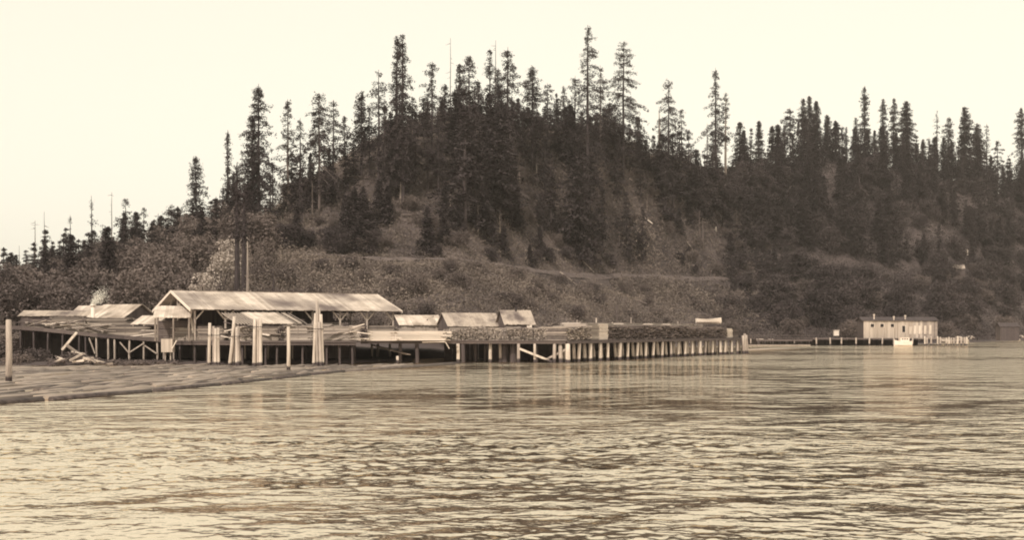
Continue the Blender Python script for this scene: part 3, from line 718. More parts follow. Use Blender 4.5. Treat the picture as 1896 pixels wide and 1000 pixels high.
V, Fc = leaf_tris(cen, sz, rng, 0.1)
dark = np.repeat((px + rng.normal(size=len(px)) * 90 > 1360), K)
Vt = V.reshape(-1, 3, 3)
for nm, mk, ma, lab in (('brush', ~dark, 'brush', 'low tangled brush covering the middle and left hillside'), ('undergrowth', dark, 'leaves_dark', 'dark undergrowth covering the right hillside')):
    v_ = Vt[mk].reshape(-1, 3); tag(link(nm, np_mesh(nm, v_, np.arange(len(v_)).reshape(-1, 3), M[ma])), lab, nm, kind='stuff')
del Vt
del V, Fc, cen, off

# ------------------------------------------------------------------ wharf and mill
rm = random.Random(8)
ZD = 3.1        # deck level
def poly_slab(mb, pts, z0, z1):
    n = len(pts)
    vs = [(x, y, z0) for x, y in pts] + [(x, y, z1) for x, y in pts]
    fs = [tuple(range(n))[::-1], tuple(range(n, 2 * n))] + [(i, (i + 1) % n, n + (i + 1) % n, n + i) for i in range(n)]
    mb.add(vs, fs)

def pile_part(parent, x, y, z0, z1, r, mat, name='pile', bx=0.0, by=0.0):
    """a driven pile, slightly crooked; (bx, by) shifts its foot"""
    mb = MB(); n = 5
    cx = rm.uniform(-.06, .06)
    pts = [(x + bx * (1 - t) + cx * math.sin(t * 3.1), y + by * (1 - t), z0 + (z1 - z0) * t) for t in [i / (n - 1) for i in range(n)]]
    mb.tube(pts, [r * (1.12 - 0.22 * i / (n - 1)) for i in range(n)], 9, rm, 0.05)
    return mb.build(name, M[mat], parent, smooth=True)

# --- lumber wharf
wharf = empty('wharf', (0, 0, 0), label='long timber lumber wharf on pale piles reaching out into the river', cat='wharf')
nearA = XY(1052, 172); farA = XY(1378, 240)
ed = Vector((farA[0] - nearA[0], farA[1] - nearA[1], 0)); elen = ed.length; ed.normalize(); en = Vector((ed.y, -ed.x, 0))   # en points at the open river
wpts = [XY(668, 171), XY(820, 174), nearA, farA, (farA[0] - 17 * en.x, farA[1] - 17 * en.y), (nearA[0] - 26 * en.x + ed.x * 12, nearA[1] - 26 * en.y + ed.y * 12), XY(900, 212), XY(668, 208)]
mb = MB(); poly_slab(mb, wpts, ZD - 0.16, ZD)
mb.build('deck', M['plank_dark'], wharf)
mb = MB()
mb.beam((nearA[0] + .02, nearA[1], ZD - .31), (farA[0], farA[1], ZD - .31), .3, .3)
mb.beam((*XY(668, 171.3), ZD - .31), (*XY(820, 174.3), ZD - .31), .3, .3)
mb.beam((*XY(820.6, 174.3), ZD - .31), (nearA[0] - .3, nearA[1] + .3, ZD - .31), .3, .3)
for q in (2.2, 4.6, 8, 12, 16):
    a_ = Vector((nearA[0], nearA[1], ZD - .31)) - en * q + ed * 2; b_ = Vector((farA[0], farA[1], ZD - .31)) - en * q - ed * .5
    mb.beam(a_, b_, .3, .3)
mb.build('stringer', M['plank_dark'], wharf)
nb = 23
for i in range(nb):
    t = (i / (nb - 1)); p = Vector((nearA[0], nearA[1], 0)) + ed * (elen * t * 0.995 + 0.2 + rm.uniform(-.55, .55) * (0 < i < nb - 1))
    r = rm.uniform(.24, .36)
    pile_part(wharf, p.x - en.x * .15, p.y - en.y * .15, -2, ZD - .47, r, 'pile_bleached' if rm.random() < .7 else 'pile', bx=rm.uniform(-.28, .28), by=rm.uniform(-.2, .2))
    p2 = p - en * rm.uniform(1.0, 1.35)
    pile_part(wharf, p2.x, p2.y, -2, ZD - .47, rm.uniform(.25, .33), 'pile_bleached' if i % 3 else 'pile', bx=en.x * rm.uniform(.1, .5), by=en.y * rm.uniform(.1, .5))
    if i % 2 == 0:
        p3 = p - en * 5.0
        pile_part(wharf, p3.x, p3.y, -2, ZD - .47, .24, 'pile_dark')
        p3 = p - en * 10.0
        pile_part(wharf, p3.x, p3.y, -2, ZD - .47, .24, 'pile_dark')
# piles of the broad landward part
for (px, D, m, w_) in ((772, 172.5, 'pile_dark', .3), (741, 172.2, 'pile_dark', .26), (848, 173.6, 'pile_bleached', .26), (857, 174.2, 'pile_dark', .34), (881, 178, 'pile_dark', .28), (899, 178, 'pile_dark', .26), (908, 174.5, 'pile_bleached', .25),
                    (926, 176, 'pile', .24), (935, 176, 'pile_dark', .45), (950, 175, 'pile_dark', .5), (960, 173, 'pile', .24), (990, 172.8, 'pile_bleached', .2), (1027, 172.6, 'pile', .27), (1045, 174, 'pile', .25),
                    (650, 172, 'pile_dark', .3), (700, 186, 'pile', .2), (722, 186, 'pile', .2), (688, 185, 'pile', .18)):
    x, y = XY(px, D)
    pile_part(wharf, x, y, -2, ZD - .17 if D > 175 else ZD - .47, w_, m)
mb = MB()
mb.beam(P(962, 646, 172.4), P(1022, 670, 172.2), .3, .3); b1_ = mb.build('brace', M['pile_bleached'], wharf)
mb = MB(); mb.beam(P(1013, 665, 173), P(1052, 645, 173), .28, .28); mb.build('brace', M['pile'], wharf)
mb = MB(); mb.beam(P(1080, 665, 180), P(1130, 640, 190), .22, .22); mb.build('brace', M['plank_dark'], wharf)
# added dark boards under the wharf, standing in for the shade there
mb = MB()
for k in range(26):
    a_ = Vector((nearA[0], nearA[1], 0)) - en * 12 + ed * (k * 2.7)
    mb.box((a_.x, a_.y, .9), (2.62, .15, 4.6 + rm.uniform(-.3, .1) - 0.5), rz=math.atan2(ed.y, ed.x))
mb.build('shade_backing', M['plank_dark'], wharf)
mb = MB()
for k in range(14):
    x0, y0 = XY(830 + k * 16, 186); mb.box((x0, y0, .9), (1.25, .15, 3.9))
mb.build('shade_backing', M['plank_dark'], wharf)  # second dark sheet for the shade behind the near-side piles
# leaning fenders at the outer end
for (px, D, z1, m) in ((1374, 239.4, 3.9, 'pile'), (1377, 240.6, 3.6, 'pile'), (1371, 238.5, 3.5, 'pile')):
    x, y = XY(px, D); pile_part(wharf, x + en.x * .5, y + en.y * .5, -2, z1, .26, m, 'fender_pile', bx=.3)

# --- mill deck
mdeck = empty('mill_deck', (0, 0, 0), label='dark timber deck on posts carrying the sawmill at left', cat='deck')
mb = MB(); poly_slab(mb, [XY(326, 165), XY(440, 160.5), XY(660, 160.5), XY(667, 171), XY(667, 209), XY(330, 205)], ZD - .18, ZD + .04)
mb.build('deck', M['plank_dark'], mdeck)
mb = MB(); mb.beam((*XY(326, 165.3), ZD - .36), (*XY(440, 160.8), ZD - .36), .3, .34); mb.beam((*XY(440.5, 160.8), ZD - .36), (*XY(659, 160.8), ZD - .36), .3, .34)
mb.build('stringer', M['plank_dark'], mdeck)
for k in range(15):
    px = 336 + k * 22.5; D = 165.4 - (min(px, 440) - 326) / 114 * 4.4 + .2
    x, y = XY(px + rm.uniform(-4, 4), D); pile_part(mdeck, x, y, -1.5, ZD - .54, .15, 'pile_dark', 'post')
    x, y = XY(px + rm.uniform(-6, 6), D + 9); pile_part(mdeck, x, y, -1.5, ZD - .19, .13, 'pile' if k % 2 else 'pile_dark', 'post')
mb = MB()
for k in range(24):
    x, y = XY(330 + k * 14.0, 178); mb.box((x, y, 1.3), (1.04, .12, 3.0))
mb.build('shade_backing', M['plank_dark'], mdeck)  # added dark backing, imitates the shade below the mill deck
# --- ramped trestle on the left
def ramp(px): return HC + (YH - np.interp(px, [-60, 50, 170, 326], [600, 604, 617, 629])) / F * 168
tres = empty('ramp_trestle', (0, 0, 0), label='low timber trestle with crossed braces climbing towards the left edge', cat='trestle')
mb = MB()
qs = [-60, 20, 80, 130, 180, 230, 280, 325]
for a_, b_ in zip(qs[:-1], qs[1:]):
    (x0, y0), (x1, y1) = XY(a_, 168), XY(b_, 168); z0, z1 = float(ramp(a_)), float(ramp(b_))
    vs = []
    for (x, y, z) in ((x0, y0, z0), (x1, y1, z1), (x1 * 1.12, y1 * 1.12, z1), (x0 * 1.12, y0 * 1.12, z0)): vs.append((x, y, z - .5))
    for (x, y, z) in ((x0, y0, z0), (x1, y1, z1), (x1 * 1.12, y1 * 1.12, z1), (x0 * 1.12, y0 * 1.12, z0)): vs.append((x, y, z))
    mb.add(vs, ((0, 3, 2, 1), (4, 5, 6, 7), (0, 1, 5, 4), (2, 3, 7, 6)))
mb.build('deck', M['plank_dark'], tres)
for k, px in enumerate((38, 62, 89, 116, 147, 158, 178, 200, 212, 240, 266, 291, 303, 322)):
    x, y = XY(px, 168.3); pile_part(tres, x, y, -1, float(ramp(px)) - .5, .14, 'pile' if k > 5 else 'pile_dark', 'post')
    x, y = XY(px + 5, 176); pile_part(tres, x, y, -1, float(ramp(px)) - .5, .13, 'pile_dark', 'post')
for (a_, b_) in (((241, 652), (266, 636)), ((222, 634), (240, 655)), ((165, 626), (176, 655)), ((268, 640), (290, 655))):
    mb = MB(); mb.beam(P(*a_, 168.0), P(*b_, 168.0), .16); mb.build('brace', M['pile'], tres)

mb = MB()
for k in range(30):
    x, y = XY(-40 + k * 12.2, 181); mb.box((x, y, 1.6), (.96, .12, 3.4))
mb.build('shade_backing', M['plank_dark'], tres)  # added dark boards hide the lighter mud, as shade under the trestle
# --- gable buildings
def frame(px, D, th):
    x, y = XY(px, D); o = Vector((x, y, 0)); a = Vector((math.cos(th), math.sin(th), 0)); b = Vector((math.sin(th), -math.cos(th), 0))
    return lambda s, f, z: o + a * s + b * f + Vector((0, 0, z))

def roof_boards(g, s0, s1, f0, z0, f1, z1, step, thick=.08, jit=.13, skip=0.0, gap=.0):
    """boards running down the slope from (f0, z0) to (f1, z1)"""
    mb = MB(); s = s0
    nrm = (g(1, 0, 0) - g(0, 0, 0)).cross(g(0, f1, z1) - g(0, f0, z0)).normalized()
    if nrm.z < 0: nrm.negate()
    while s < s1 - .02:
        w_ = min(step, s1 - s)
        if rm.random() >= skip:
            e0, e1 = rm.uniform(-jit, jit), rm.uniform(-jit, jit); t0 = thick * rm.uniform(.7, 1.3)
            u0 = (g(0, f1, z1) - g(0, f0, z0)).normalized()
            p = [g(s + gap, f0, z0), g(s + w_ - gap - .015, f0, z0), g(s + w_ - gap - .015, f1, z1) + u0 * e1, g(s + gap, f1, z1) + u0 * e1]
            vs = p + [q + nrm * t0 for q in p]
            mb.add(vs, ((0, 3, 2, 1), (4, 5, 6, 7), (0, 1, 5, 4), (1, 2, 6, 5), (2, 3, 7, 6), (3, 0, 4, 7)))
        s += step
    return mb

TH = R(33.5)
g = frame(325, 170, TH)
shed = empty('mill_shed', g(0, 0, ZD), label='big open-sided sawmill shed under a long pale gable roof', cat='shed')
def sp_(mb, name, mat, par=None, smooth=False):      # build in world space under a parent that stands at its base
    o = mb.build(name, M[mat], par); 
    q = par
    off = Vector((0, 0, 0))
    while q: off += q.location; q = q.parent
    o.location = -off if par else (0, 0, 0)
    return o
LEN = 30.3; HW = 8.0; ZR = 9.9; ZE = 7.25
sp_(roof_boards(g, -0.6, LEN + .6, 0.05, ZR, HW, ZE, .46), 'roof', 'roof', shed)
sp_(roof_boards(g, -0.6, LEN + .6, -0.05, ZR, -HW, ZE, .46), 'roof', 'roof', shed)
for e in (-.68, LEN + .68):
    mb = MB(); mb.beam(g(e, 0, ZR - .05), g(e, HW + .05, ZE - .07), .1, .34); mb.beam(g(e, 0, ZR - .05), g(e, -HW - .05, ZE - .07), .1, .34)
    sp_(mb, 'bargeboard', 'white', shed)
mb = MB(); mb.beam(g(-.6, 0, ZR + .1), g(LEN + .6, 0, ZR + .1), .3, .08); sp_(mb, 'ridge_board', 'plank', shed)
npst = 8
for side in (1, -1):
    mb = MB(); mb.beam(g(-.2, side * (HW - 1.0), ZE + .05), g(LEN + .2, side * (HW - 1.0), ZE + .05), .22, .26); sp_(mb, 'eave_beam', 'plank_dark', shed)
    for k in range(npst):
        s = .3 + k * (LEN - .6) / (npst - 1)
        mb = MB(); mb.beam(g(s, side * (HW - 1.0), ZD + .05), g(s, side * (HW - 1.0), ZE - .09), .26); sp_(mb, 'post', 'pile', shed)
        for d in (-1, 1):
            if 0 <= s + d * 1.2 <= LEN:
                mb = MB(); mb.beam(g(s + d * .12, side * (HW - 1.0), ZE - 1.25), g(s + d * 1.15, side * (HW - 1.0), ZE - .1), .17); sp_(mb, 'knee_brace', 'pile_bleached', shed)
for k in range(npst):
    s = .3 + k * (LEN - .6) / (npst - 1)
    mb = MB(); mb.beam(g(s, -HW + 1, ZE + .1), g(s, HW - 1, ZE + .1), .2, .24); mb.beam(g(s, 0, ZE + .2), g(s, 0, ZR - .2), .2)
    mb.beam(g(s, -3.9, ZE + .2), g(s, -1.9, ZR - .85), .14); mb.beam(g(s, 3.9, ZE + .2), g(s, 1.9, ZR - .85), .14)
    sp_(mb, 'truss', 'pile' if k in (0, npst - 1) else 'plank_dark', shed)
# braces seen in the left gable
for (f0, z0, f1, z1) in ((-6.2, ZD + 1.2, -4.6, ZE + .6), (0.4, ZD + 1.5, 1.5, ZE + 1), (4.9, ZD + 1.5, 6.4, ZE), (7.0, ZD + 1, 5.6, ZE)):
    mb = MB(); mb.beam(g(.1, f0, z0), g(.1, f1, z1), .22); sp_(mb, 'brace', 'pile_bleached', shed)
# partly boarded front; dark back wall raised to the eaves to darken the inside
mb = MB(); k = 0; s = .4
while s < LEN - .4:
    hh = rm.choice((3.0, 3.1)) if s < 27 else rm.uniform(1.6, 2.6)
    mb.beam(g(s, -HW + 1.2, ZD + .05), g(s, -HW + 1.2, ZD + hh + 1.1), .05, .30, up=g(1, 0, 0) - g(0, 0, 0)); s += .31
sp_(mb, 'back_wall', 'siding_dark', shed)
for (s0, s1, h) in ((0.6, 4.2, 1.9), (10.5, 13.8, 2.6), (18.5, 20, 2.5), (25.5, 29.8, 1.6)):
    z = ZD + .15; mb = MB()
    while z < ZD + h:
        mb.beam(g(s0, HW - .8, z), g(s1 + rm.uniform(-.2, .2), HW - .8, z), .05, .20); z += .215
    sp_(mb, 'front_boarding', 'plank', shed)

# lean-to in front, some of its boards missing
lean = empty('lean_to_roof', g(4, HW, ZD), label='slanting lean-to in front of the big shed, bare rafters at both ends', cat='lean-to')
S0, S1 = 4.4, 14.2
gs = frame(0, 0, 0)
mb = roof_boards(g, 6.4, 11.2, HW - .2, ZE - .35, HW + 6.2, 5.35, .32, skip=.0, jit=.12)
sp_(mb, 'roof', 'roof_pale', lean)
mb = roof_boards(g, 11.2, S1, HW - .2, ZE - .35, HW + 6.2, 5.35, .30, skip=.35, gap=.05, jit=.3)
sp_(mb, 'roof', 'lumber_grey', lean)
for k in range(7):
    s = S0 - .7 + k * .43
    mb = MB(); mb.beam(g(s, HW - .2, ZE - .40), g(s, HW + 6.0, 5.3), .10, .14); sp_(mb, 'rafter', 'lumber', lean)
for f_, z_ in ((HW + 5.9, 5.15), (HW + 3, 6.0)):
    mb = MB(); mb.beam(g(S0 - 1, f_, z_ - .05), g(S1, f_, z_ - .05), .16, .16); sp_(mb, 'beam', 'plank_dark', lean)
for s in (S0 - .6, 6.8, 9.4, 12, S1 - .2):
    mb = MB(); mb.beam(g(s, HW + 5.9, ZD + .05), g(s, HW + 5.9, 5.0), .18); sp_(mb, 'post', 'pile', lean)

# low shed roof left of the big shed
g2 = frame(265, 164, R(12))
ls = empty('open_shed', g2(0, 2, ZD), label='low open shed with a bright single-slope roof under the left gable of the big shed', cat='shed')
sp_(roof_boards(g2, 1.4, 6.2, -2.9, 7.75, 2.2, 6.15, .36, jit=.1), 'roof', 'roof_pale', ls)
for s in (1.7, 4.0, 6.0):
    for f_, zt_ in ((2.0, 6.1), (-2.6, 7.5)):
        mb = MB(); mb.beam(g2(s, f_, ZD), g2(s, f_, zt_), .2); sp_(mb, 'post', 'plank', ls)
mb = MB()
for k in range(8): mb.beam(g2(1.8, -2.4, ZD + .3 + k * .32), g2(6, -2.4, ZD + .3 + k * .32), .05, .3)
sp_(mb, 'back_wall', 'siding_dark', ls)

def gable_house(name, label, cat, px, D, th, L_, hw, zr, ze, zf, roof, wall, group=None, windows=(), over=.35, walls=True):
    g = frame(px, D, th)
    r = empty(name, g(0, 0, zf), label=label, cat=cat, group=group)
    sp_(roof_boards(g, -over, L_ + over, 0.03, zr, hw + over, ze - over * (zr - ze) / hw, .38), 'roof', roof, r)
    sp_(roof_boards(g, -over, L_ + over, -0.03, zr, -hw - over, ze - over * (zr - ze) / hw, .38), 'roof', roof, r)
    if walls:
        for side in (1, -1):
            mb = MB(); s = 0
            while s < L_ - .02:
                mb.beam(g(s + .14, side * hw, zf), g(s + .14, side * hw, ze - .05), .06, .27, up=g(1, 0, 0) - g(0, 0, 0)); s += .28
            sp_(mb, 'wall', wall, r)
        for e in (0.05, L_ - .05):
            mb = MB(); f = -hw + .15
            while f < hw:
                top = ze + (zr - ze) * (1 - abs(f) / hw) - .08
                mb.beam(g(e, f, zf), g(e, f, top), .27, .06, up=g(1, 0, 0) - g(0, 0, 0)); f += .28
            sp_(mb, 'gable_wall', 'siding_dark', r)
    for (s, f, z, w_, h_) in windows:
        mb = MB(); a_ = (g(1, 0, 0) - g(0, 0, 0))
        if f is None:
            mb.beam(g(s - w_ / 2, hw + .06, z), g(s + w_ / 2, hw + .06, z), .08, h_)
        else:
            mb.beam(g(s, f - w_ / 2, z), g(s, f + w_ / 2, z), .08, h_)
        sp_(mb, 'opening', 'hole', r)
    return r, g
# sheds on the left
gable_house('sawmill_building', 'low building left of the big shed, bright roof and shaded right gable', 'mill building', 196, 186, R(-24), 6.6, 3.6, HC + 47 / F * 186, HC + 24 / F * 186, ZD + .5, 'roof_pale', 'siding_dark')
gable_house('sawmill_building', 'dimmer low roofed building behind the white steam pipe at left', 'mill building', 150, 199, R(-14), 6.0, 3.0, HC + 45 / F * 199, HC + 27 / F * 199, ZD + .5, 'roof', 'siding_dark')
g3 = frame(250, 172, R(-10))
ll = empty('small_lean_to', g3(1, 1, ZD), label='small low lean-to roof between the bright-roofed building and the big shed', cat='lean-to')
sp_(roof_boards(g3, .3, 4.2, -1.6, 6.5, 1.9, 5.3, .3), 'roof', 'roof', ll)
for s in (.6, 2.2, 3.9):
    mb = MB(); mb.beam(g3(s, 1.7, ZD), g3(s, 1.7, 5.3), .16); sp_(mb, 'post', 'pile', ll)
# long low dark-roofed stack roof on the far left
gable_house('sawmill_building', 'long low weathered roof at the far left', 'mill building', 48, 190, R(4), 11.5, 2.6, HC + 36 / F * 190, HC + 27 / F * 190, ZD, 'roof_grey', 'siding_dark')
# three little houses behind the lumber
gable_house('cabin', 'small pale-roofed cabin nearest the right end of the big shed', 'cabin', 733, 222, R(20), 7.6, 3.3, HC + 28 / F * 222, HC + 10.5 / F * 222, ZD - .3, 'roof_pale', 'siding', 'cabins behind the lumber stacks')
gable_house('cabin', 'middle and longest of the three small cabins behind the lumber, its roof stained', 'cabin', 821, 218, R(20), 9.4, 3.4, HC + 32 / F * 218, HC + 9 / F * 218, ZD - .3, 'roof_grey', 'siding', 'cabins behind the lumber stacks')
rr, gg = gable_house('cabin', 'rightmost short cabin with a steep grey roof behind the lumber', 'cabin', 928, 216, R(15), 5.0, 3.0, HC + 37 / F * 216, HC + 13 / F * 216, ZD - .3, 'roof_grey', 'siding_dark', 'cabins behind the lumber stacks')
mb = MB(); mb.box(tuple(gg(2.6, .2, HC + 39 / F * 216)), (.3, .3, 1.0)); sp_(mb, 'flue', 'steel_dark', rr)
mb = MB(); mb.box(tuple(gg(4.2, 3.25, 5.0)), (.9, .08, 1.0), rz=R(8)); sp_(mb, 'shutter', 'white', rr)
# white steam pipe with its puff
x, y = XY(172, 180); mb = MB(); mb.tube([(x, y, ZD), (x, y, 8.0)], [.3, .28], 12); mb.tube([(x, y, 8.0), (x, y, 8.3)], [.38, .38], 12)
pipe = mb.build('steam_pipe', M['white'], smooth=True); tag(pipe, 'thick white steam pipe standing before the left roofs', 'pipe')
rngp = np.random.RandomState(3)
import bmesh
cen = []
for k in range(9):
    cen.append(rngp.normal(size=(260, 3)) * (.16 + .05 * k) + np.array([x + .05 + .17 * k, y, 8.45 + .17 * k]))
V_, F_ = leaf_tris(np.concatenate(cen), np.full(2340, .09), rngp, 0)
sm_ = wood_like('steam_vapour', (.9, .86, .78), (.95, .9, .82), 1, 3, (1, 1, 1), 0, 0)
tag(link('steam', np_mesh('steam', V_, F_, sm_)), 'small puff of white steam drifting off the pipe', 'steam', kind='stuff')
# distant white house
hs, gh = gable_house('house', 'tiny white house among the trees behind the far left sheds', 'house', 115, 262, R(5), 2.2, 1.5, ground(118, 262) + 4.6, ground(118, 262) + 3.6, ground(118, 262) - 1, 'roof_dark', 'white', windows=((.55, None, ground(118, 262) + 2.5, .5, .8), (1.5, None, ground(118, 262) + 2.5, .5, .8)))
gz = find_D(1772, 512)
gable_house('cabin', 'small weathered cabin roof among the trees on the right hillside', 'cabin', 1762, gz, R(-10), 5.5, 2.6, ground(1772, gz) + 5.5, ground(1772, gz) + 3.6, ground(1772, gz) - 1, 'roof_grey', 'siding_dark')

# --- lumber stacks
def stack(label, x, y, z, L_, W_, H_, rz, mat, group, ragged=.15, th=.16, cross=False, lean=0.0, board=.22, sticks=True, top=None):
    """layers of boards with stickers between; cross = boards lie across, their ends to the front"""
    mb = MB(); zz = th / 2; i = 0
    while zz < H_:
        if cross:
            n = max(2, int(L_ / board)); off = rm.uniform(-ragged, ragged)
            for k in range(n):
                if rm.random() < .08: continue
                f = rm.uniform(-ragged, ragged)
                mb.box((-L_ / 2 + (k + .5) * L_ / n + lean * zz, f + off * .5, zz), (L_ / n * rm.uniform(.72, .96), W_ + rm.uniform(-ragged, ragged), th * rm.uniform(.6, .95)), rz=rm.uniform(-.03, .03), ry=rm.uniform(-.12, .12))
        else:
            # front, back and core rows
            for f in (-W_ / 2 + .12, W_ / 2 - .12):
                o = rm.uniform(-ragged, ragged)
                mb.box((o + lean * zz, f + rm.uniform(-.05, .05), zz), (L_ + rm.uniform(-ragged, ragged) * 2, .24, th * rm.uniform(.55, .9)), rz=rm.uniform(-.008, .008))
            mb.box((lean * zz, 0, zz), (L_ - .2 + rm.uniform(-ragged, ragged), W_ - .5, th * .96))
            if sticks and i % 3 == 2:
                for q in (-.4, 0, .4): mb.box((q * L_, 0, zz + th / 2), (.1, W_ + .25, .05))
        zz += th; i += 1
    o = mb.build('lumber_stack', M[mat], None, (x, y, z), rz)
    tag(o, label, 'lumber stack', group)
    return o
er = math.atan2(ed.y, ed.x)
# dark cross-piled stacks on the outer wharf
for i in range(13):
    p = Vector((nearA[0], nearA[1], 0)) + ed * (17.6 + i * 4.15) - en * 2.7
    stack('dark ragged lumber stack in the long row on the outer half of the wharf', p.x, p.y, ZD, 4.1, 4.0, rm.uniform(1.9, 2.3), er, 'lumber_dark', 'dark lumber stacks on the outer wharf', .38, .17, True, rm.uniform(-.12, .12))
    if i % 1 == 0:
        p2 = p - en * 4.6
        stack('pale level lumber stack behind the dark row on the outer wharf', p2.x, p2.y, ZD, 4.0, 3.6, rm.uniform(2.45, 2.6), er, 'lumber', 'pale lumber stacks behind the dark row', .1, .2)
for i, (q, h, m) in enumerate(((71.0, 1.7, 'lumber_white'), (74.6, 1.55, 'lumber_dark'))):
    p = Vector((nearA[0], nearA[1], 0)) + ed * q - en * 2.2
    stack(('small white lumber stack near the outer end of the wharf', 'small dark lumber stack at the very end of the wharf')[i], p.x, p.y, ZD, 3.2, 3, h, er, m, None, .1, .16)
# light stacks round the near corner
for i, (q, m) in enumerate(((2.2, 'lumber_grey'), (6.2, 'lumber_grey'), (10.0, 'lumber'), (13.6, 'lumber_white'))):
    p = Vector((nearA[0], nearA[1], 0)) + ed * q - en * (2.4 if i < 2 else 2.9)
    stack(('grey rough lumber stack on the near corner of the wharf', 'second grey lumber stack from the near corner of the wharf', 'light squared lumber stack left of the dark row', 'pale smooth lumber stack touching the left end of the dark row')[i],
          p.x, p.y, ZD, 3.9 if i < 3 else 3.2, 4.2, (1.9, 2.1, 2.4, 2.3)[i], er, m, None, .25 if i < 2 else .08, .17, i < 2)
for i in range(8):
    px = 836 + i * 27.5
    x, y = XY(px, 176.6 - i * .1)
    stack('light rough lumber stack in the row along the near side of the wharf', x, y, ZD, 2.05, 3.8, 1.62 + .05 * (i % 3) + .02 * i, R(2), 'lumber_grey' if i % 3 else 'lumber', 'rough lumber stacks along the near side', .32, .13, True, rm.uniform(-.3, .3), board=.17)
for i in range(7):
    px = 850 + i * 33
    x, y = XY(px, 183)
    stack('lumber stack in the second row behind the rough ones on the near side', x, y, ZD, 2.4, 3.6, 1.75 + .1 * (i % 2), R(2), 'lumber', 'second row of stacks on the near side', .15, .16)
x, y = XY(1075, 205)
stack('long flat-topped pale stack behind the near corner of the wharf', x, y, ZD, 8.5, 4, 2.15, R(20), 'lumber', None, .1, .18)
x, y = XY(1010, 212)
stack('low sloping grey stack between the short cabin and the flat-topped pale stack', x, y, ZD, 5.0, 4, 1.8, R(15), 'lumber_grey', None, .1, .18)
# small posts standing behind the stacks
for k, (px, py0, py1, D, m) in enumerate(((1104, 589, 612, 205, 'pile_bleached'), (1168, 588, 612, 215, 'pile'), (1134, 597, 612, 206, 'pile_bleached'), (1068, 592, 612, 207, 'pile'), (1075, 596, 612, 207, 'pile'), (1052, 596, 612, 210, 'pile'), (1040, 598, 612, 210, 'pile'),
                      (1255, 595, 612, 235, 'pile'), (1142, 565, 612, 222, 'plank_dark'))):
    a_ = P(px, py0, D); mb = MB(); mb.box((0, 0, (a_.z - 2.9) / 2), (.22, .22, a_.z - 2.9), ry=rm.uniform(-.03, .03))
    tag(mb.build('stake', M[m], None, (a_.x, a_.y, 2.9)), 'upright stake sticking up behind the wharf lumber', 'stake', 'stakes behind the wharf lumber')
# upturned white skiff on the stacks
def hull(mb, L_, W_, H_, flip=1, sheer=.25):
    n = 9; prof = []
    for i in range(n):
        t = i / (n - 1); w_ = W_ / 2 * (math.sin(min(1, t * 1.25 + .35) * math.pi / 2) if t < .5 else math.cos((t - .5) * math.pi * .97) ** .6)
        zs = H_ * (1 + sheer * (2 * t - .8) ** 2); x = -L_ / 2 + L_ * t
        prof.append([(x, -w_, zs), (x + (.1 if i == n - 1 else 0), -w_ * .75, zs * .35), (x, 0, 0.0), (x, w_ * .75, zs * .35), (x, w_, zs)])
    vs = [(a_, b_, c_ * flip) for r_ in prof for a_, b_, c_ in r_]; fs = []
    for i in range(n - 1):
        for k in range(4):
            a_ = i * 5 + k; fs.append((a_, a_ + 1, a_ + 6, a_ + 5))
        fs.append((i * 5 + 4, i * 5, i * 5 + 5, i * 5 + 9))
    fs.append((0, 4, 3, 2, 1)); 
    mb.add(vs, fs)
mb = MB(); hull(mb, 4.8, 1.9, .85); a_ = P(1312, 605, 231)
sk = mb.build('skiff', M['white'], None, (a_.x, a_.y, ZD + 2.66), R(8)); tag(sk, 'white skiff stored on top of the lumber near the outer end of the wharf', 'boat')

# mill-side stacks: (px, D, length, height, material, base z, label)
MS = [(690, 168.5, 6.4, 1.35, 'lumber_white', 'bright white plank stack, left of two at the mill end of the wharf'), (775, 172.3, 7.6, 1.25, 'lumber_white', 'bright white plank stack, right of two at the mill end of the wharf'),
      (620, 163.4, 5.2, 1.7, 'lumber', 'light stack of long boards under the right end of the big shed'), (556, 163.2, 4.2, 1.9, 'lumber', 'stack of long boards between the bare pole and the tallest pile cluster'), (500, 163.2, 3.6, 1.8, 'lumber_grey', 'grey stack of boards right behind the straight tall pile cluster'),
      (452, 163.4, 2.6, 1.8, 'lumber_grey', 'grey board stack right of the leaning pile cluster'), (392, 165.6, 4.6, 1.55, 'lumber_grey', 'grey board stack behind the leftmost pile cluster'), (346, 166.6, 2.8, 1.75, 'lumber', 'short stack of light boards at the foot of the left gable')]
for (px, D, L_, H_, m, lab) in MS:
    x, y = XY(px, D); stack(lab, x, y, ZD + (.04 if px < 667 else 0), L_, 2.6, H_, R(rm.uniform(-3, 3)), m, None, .6, .13)
for k, (px, D, L_, H_, m) in enumerate(((575, 168, 6, 2.2, 'lumber'), (640, 174, 5, 2.1, 'lumber_grey'), (515, 168, 5, 2.3, 'lumber'), (700, 180, 5, 2.1, 'lumber_grey'), (430, 170, 6, 2.0, 'lumber_grey'), (735, 183, 5, 1.7, 'lumber'), (610, 178, 5, 2.5, 'lumber'))):
    x, y = XY(px, D); stack('board stack standing back under or beside the big shed', x, y, ZD + (.04 if px < 667 else 0), L_, 2.6, H_, R(rm.uniform(-6, 6)), m, 'board stacks in and beside the big shed', .3, .13)
for k, (px, D, L_, H_, m) in enumerate(((300, 170.5, 5, 1.15, 'lumber'), (238, 171, 6.5, 1.35, 'lumber_grey'), (160, 171, 6, 1.15, 'lumber'), (95, 172, 6, .8, 'lumber_grey'), (205, 178, 6, 2.3, 'lumber_grey'), (130, 178, 5, 1.9, 'lumber_grey'))):
    x, y = XY(px, D); stack('low board stack lying on the ramped trestle at left', x, y, float(ramp(px)) + .02, L_, 2.6, H_, R(rm.uniform(-3, 3)), m, 'board stacks on the ramped trestle', .4, .13)
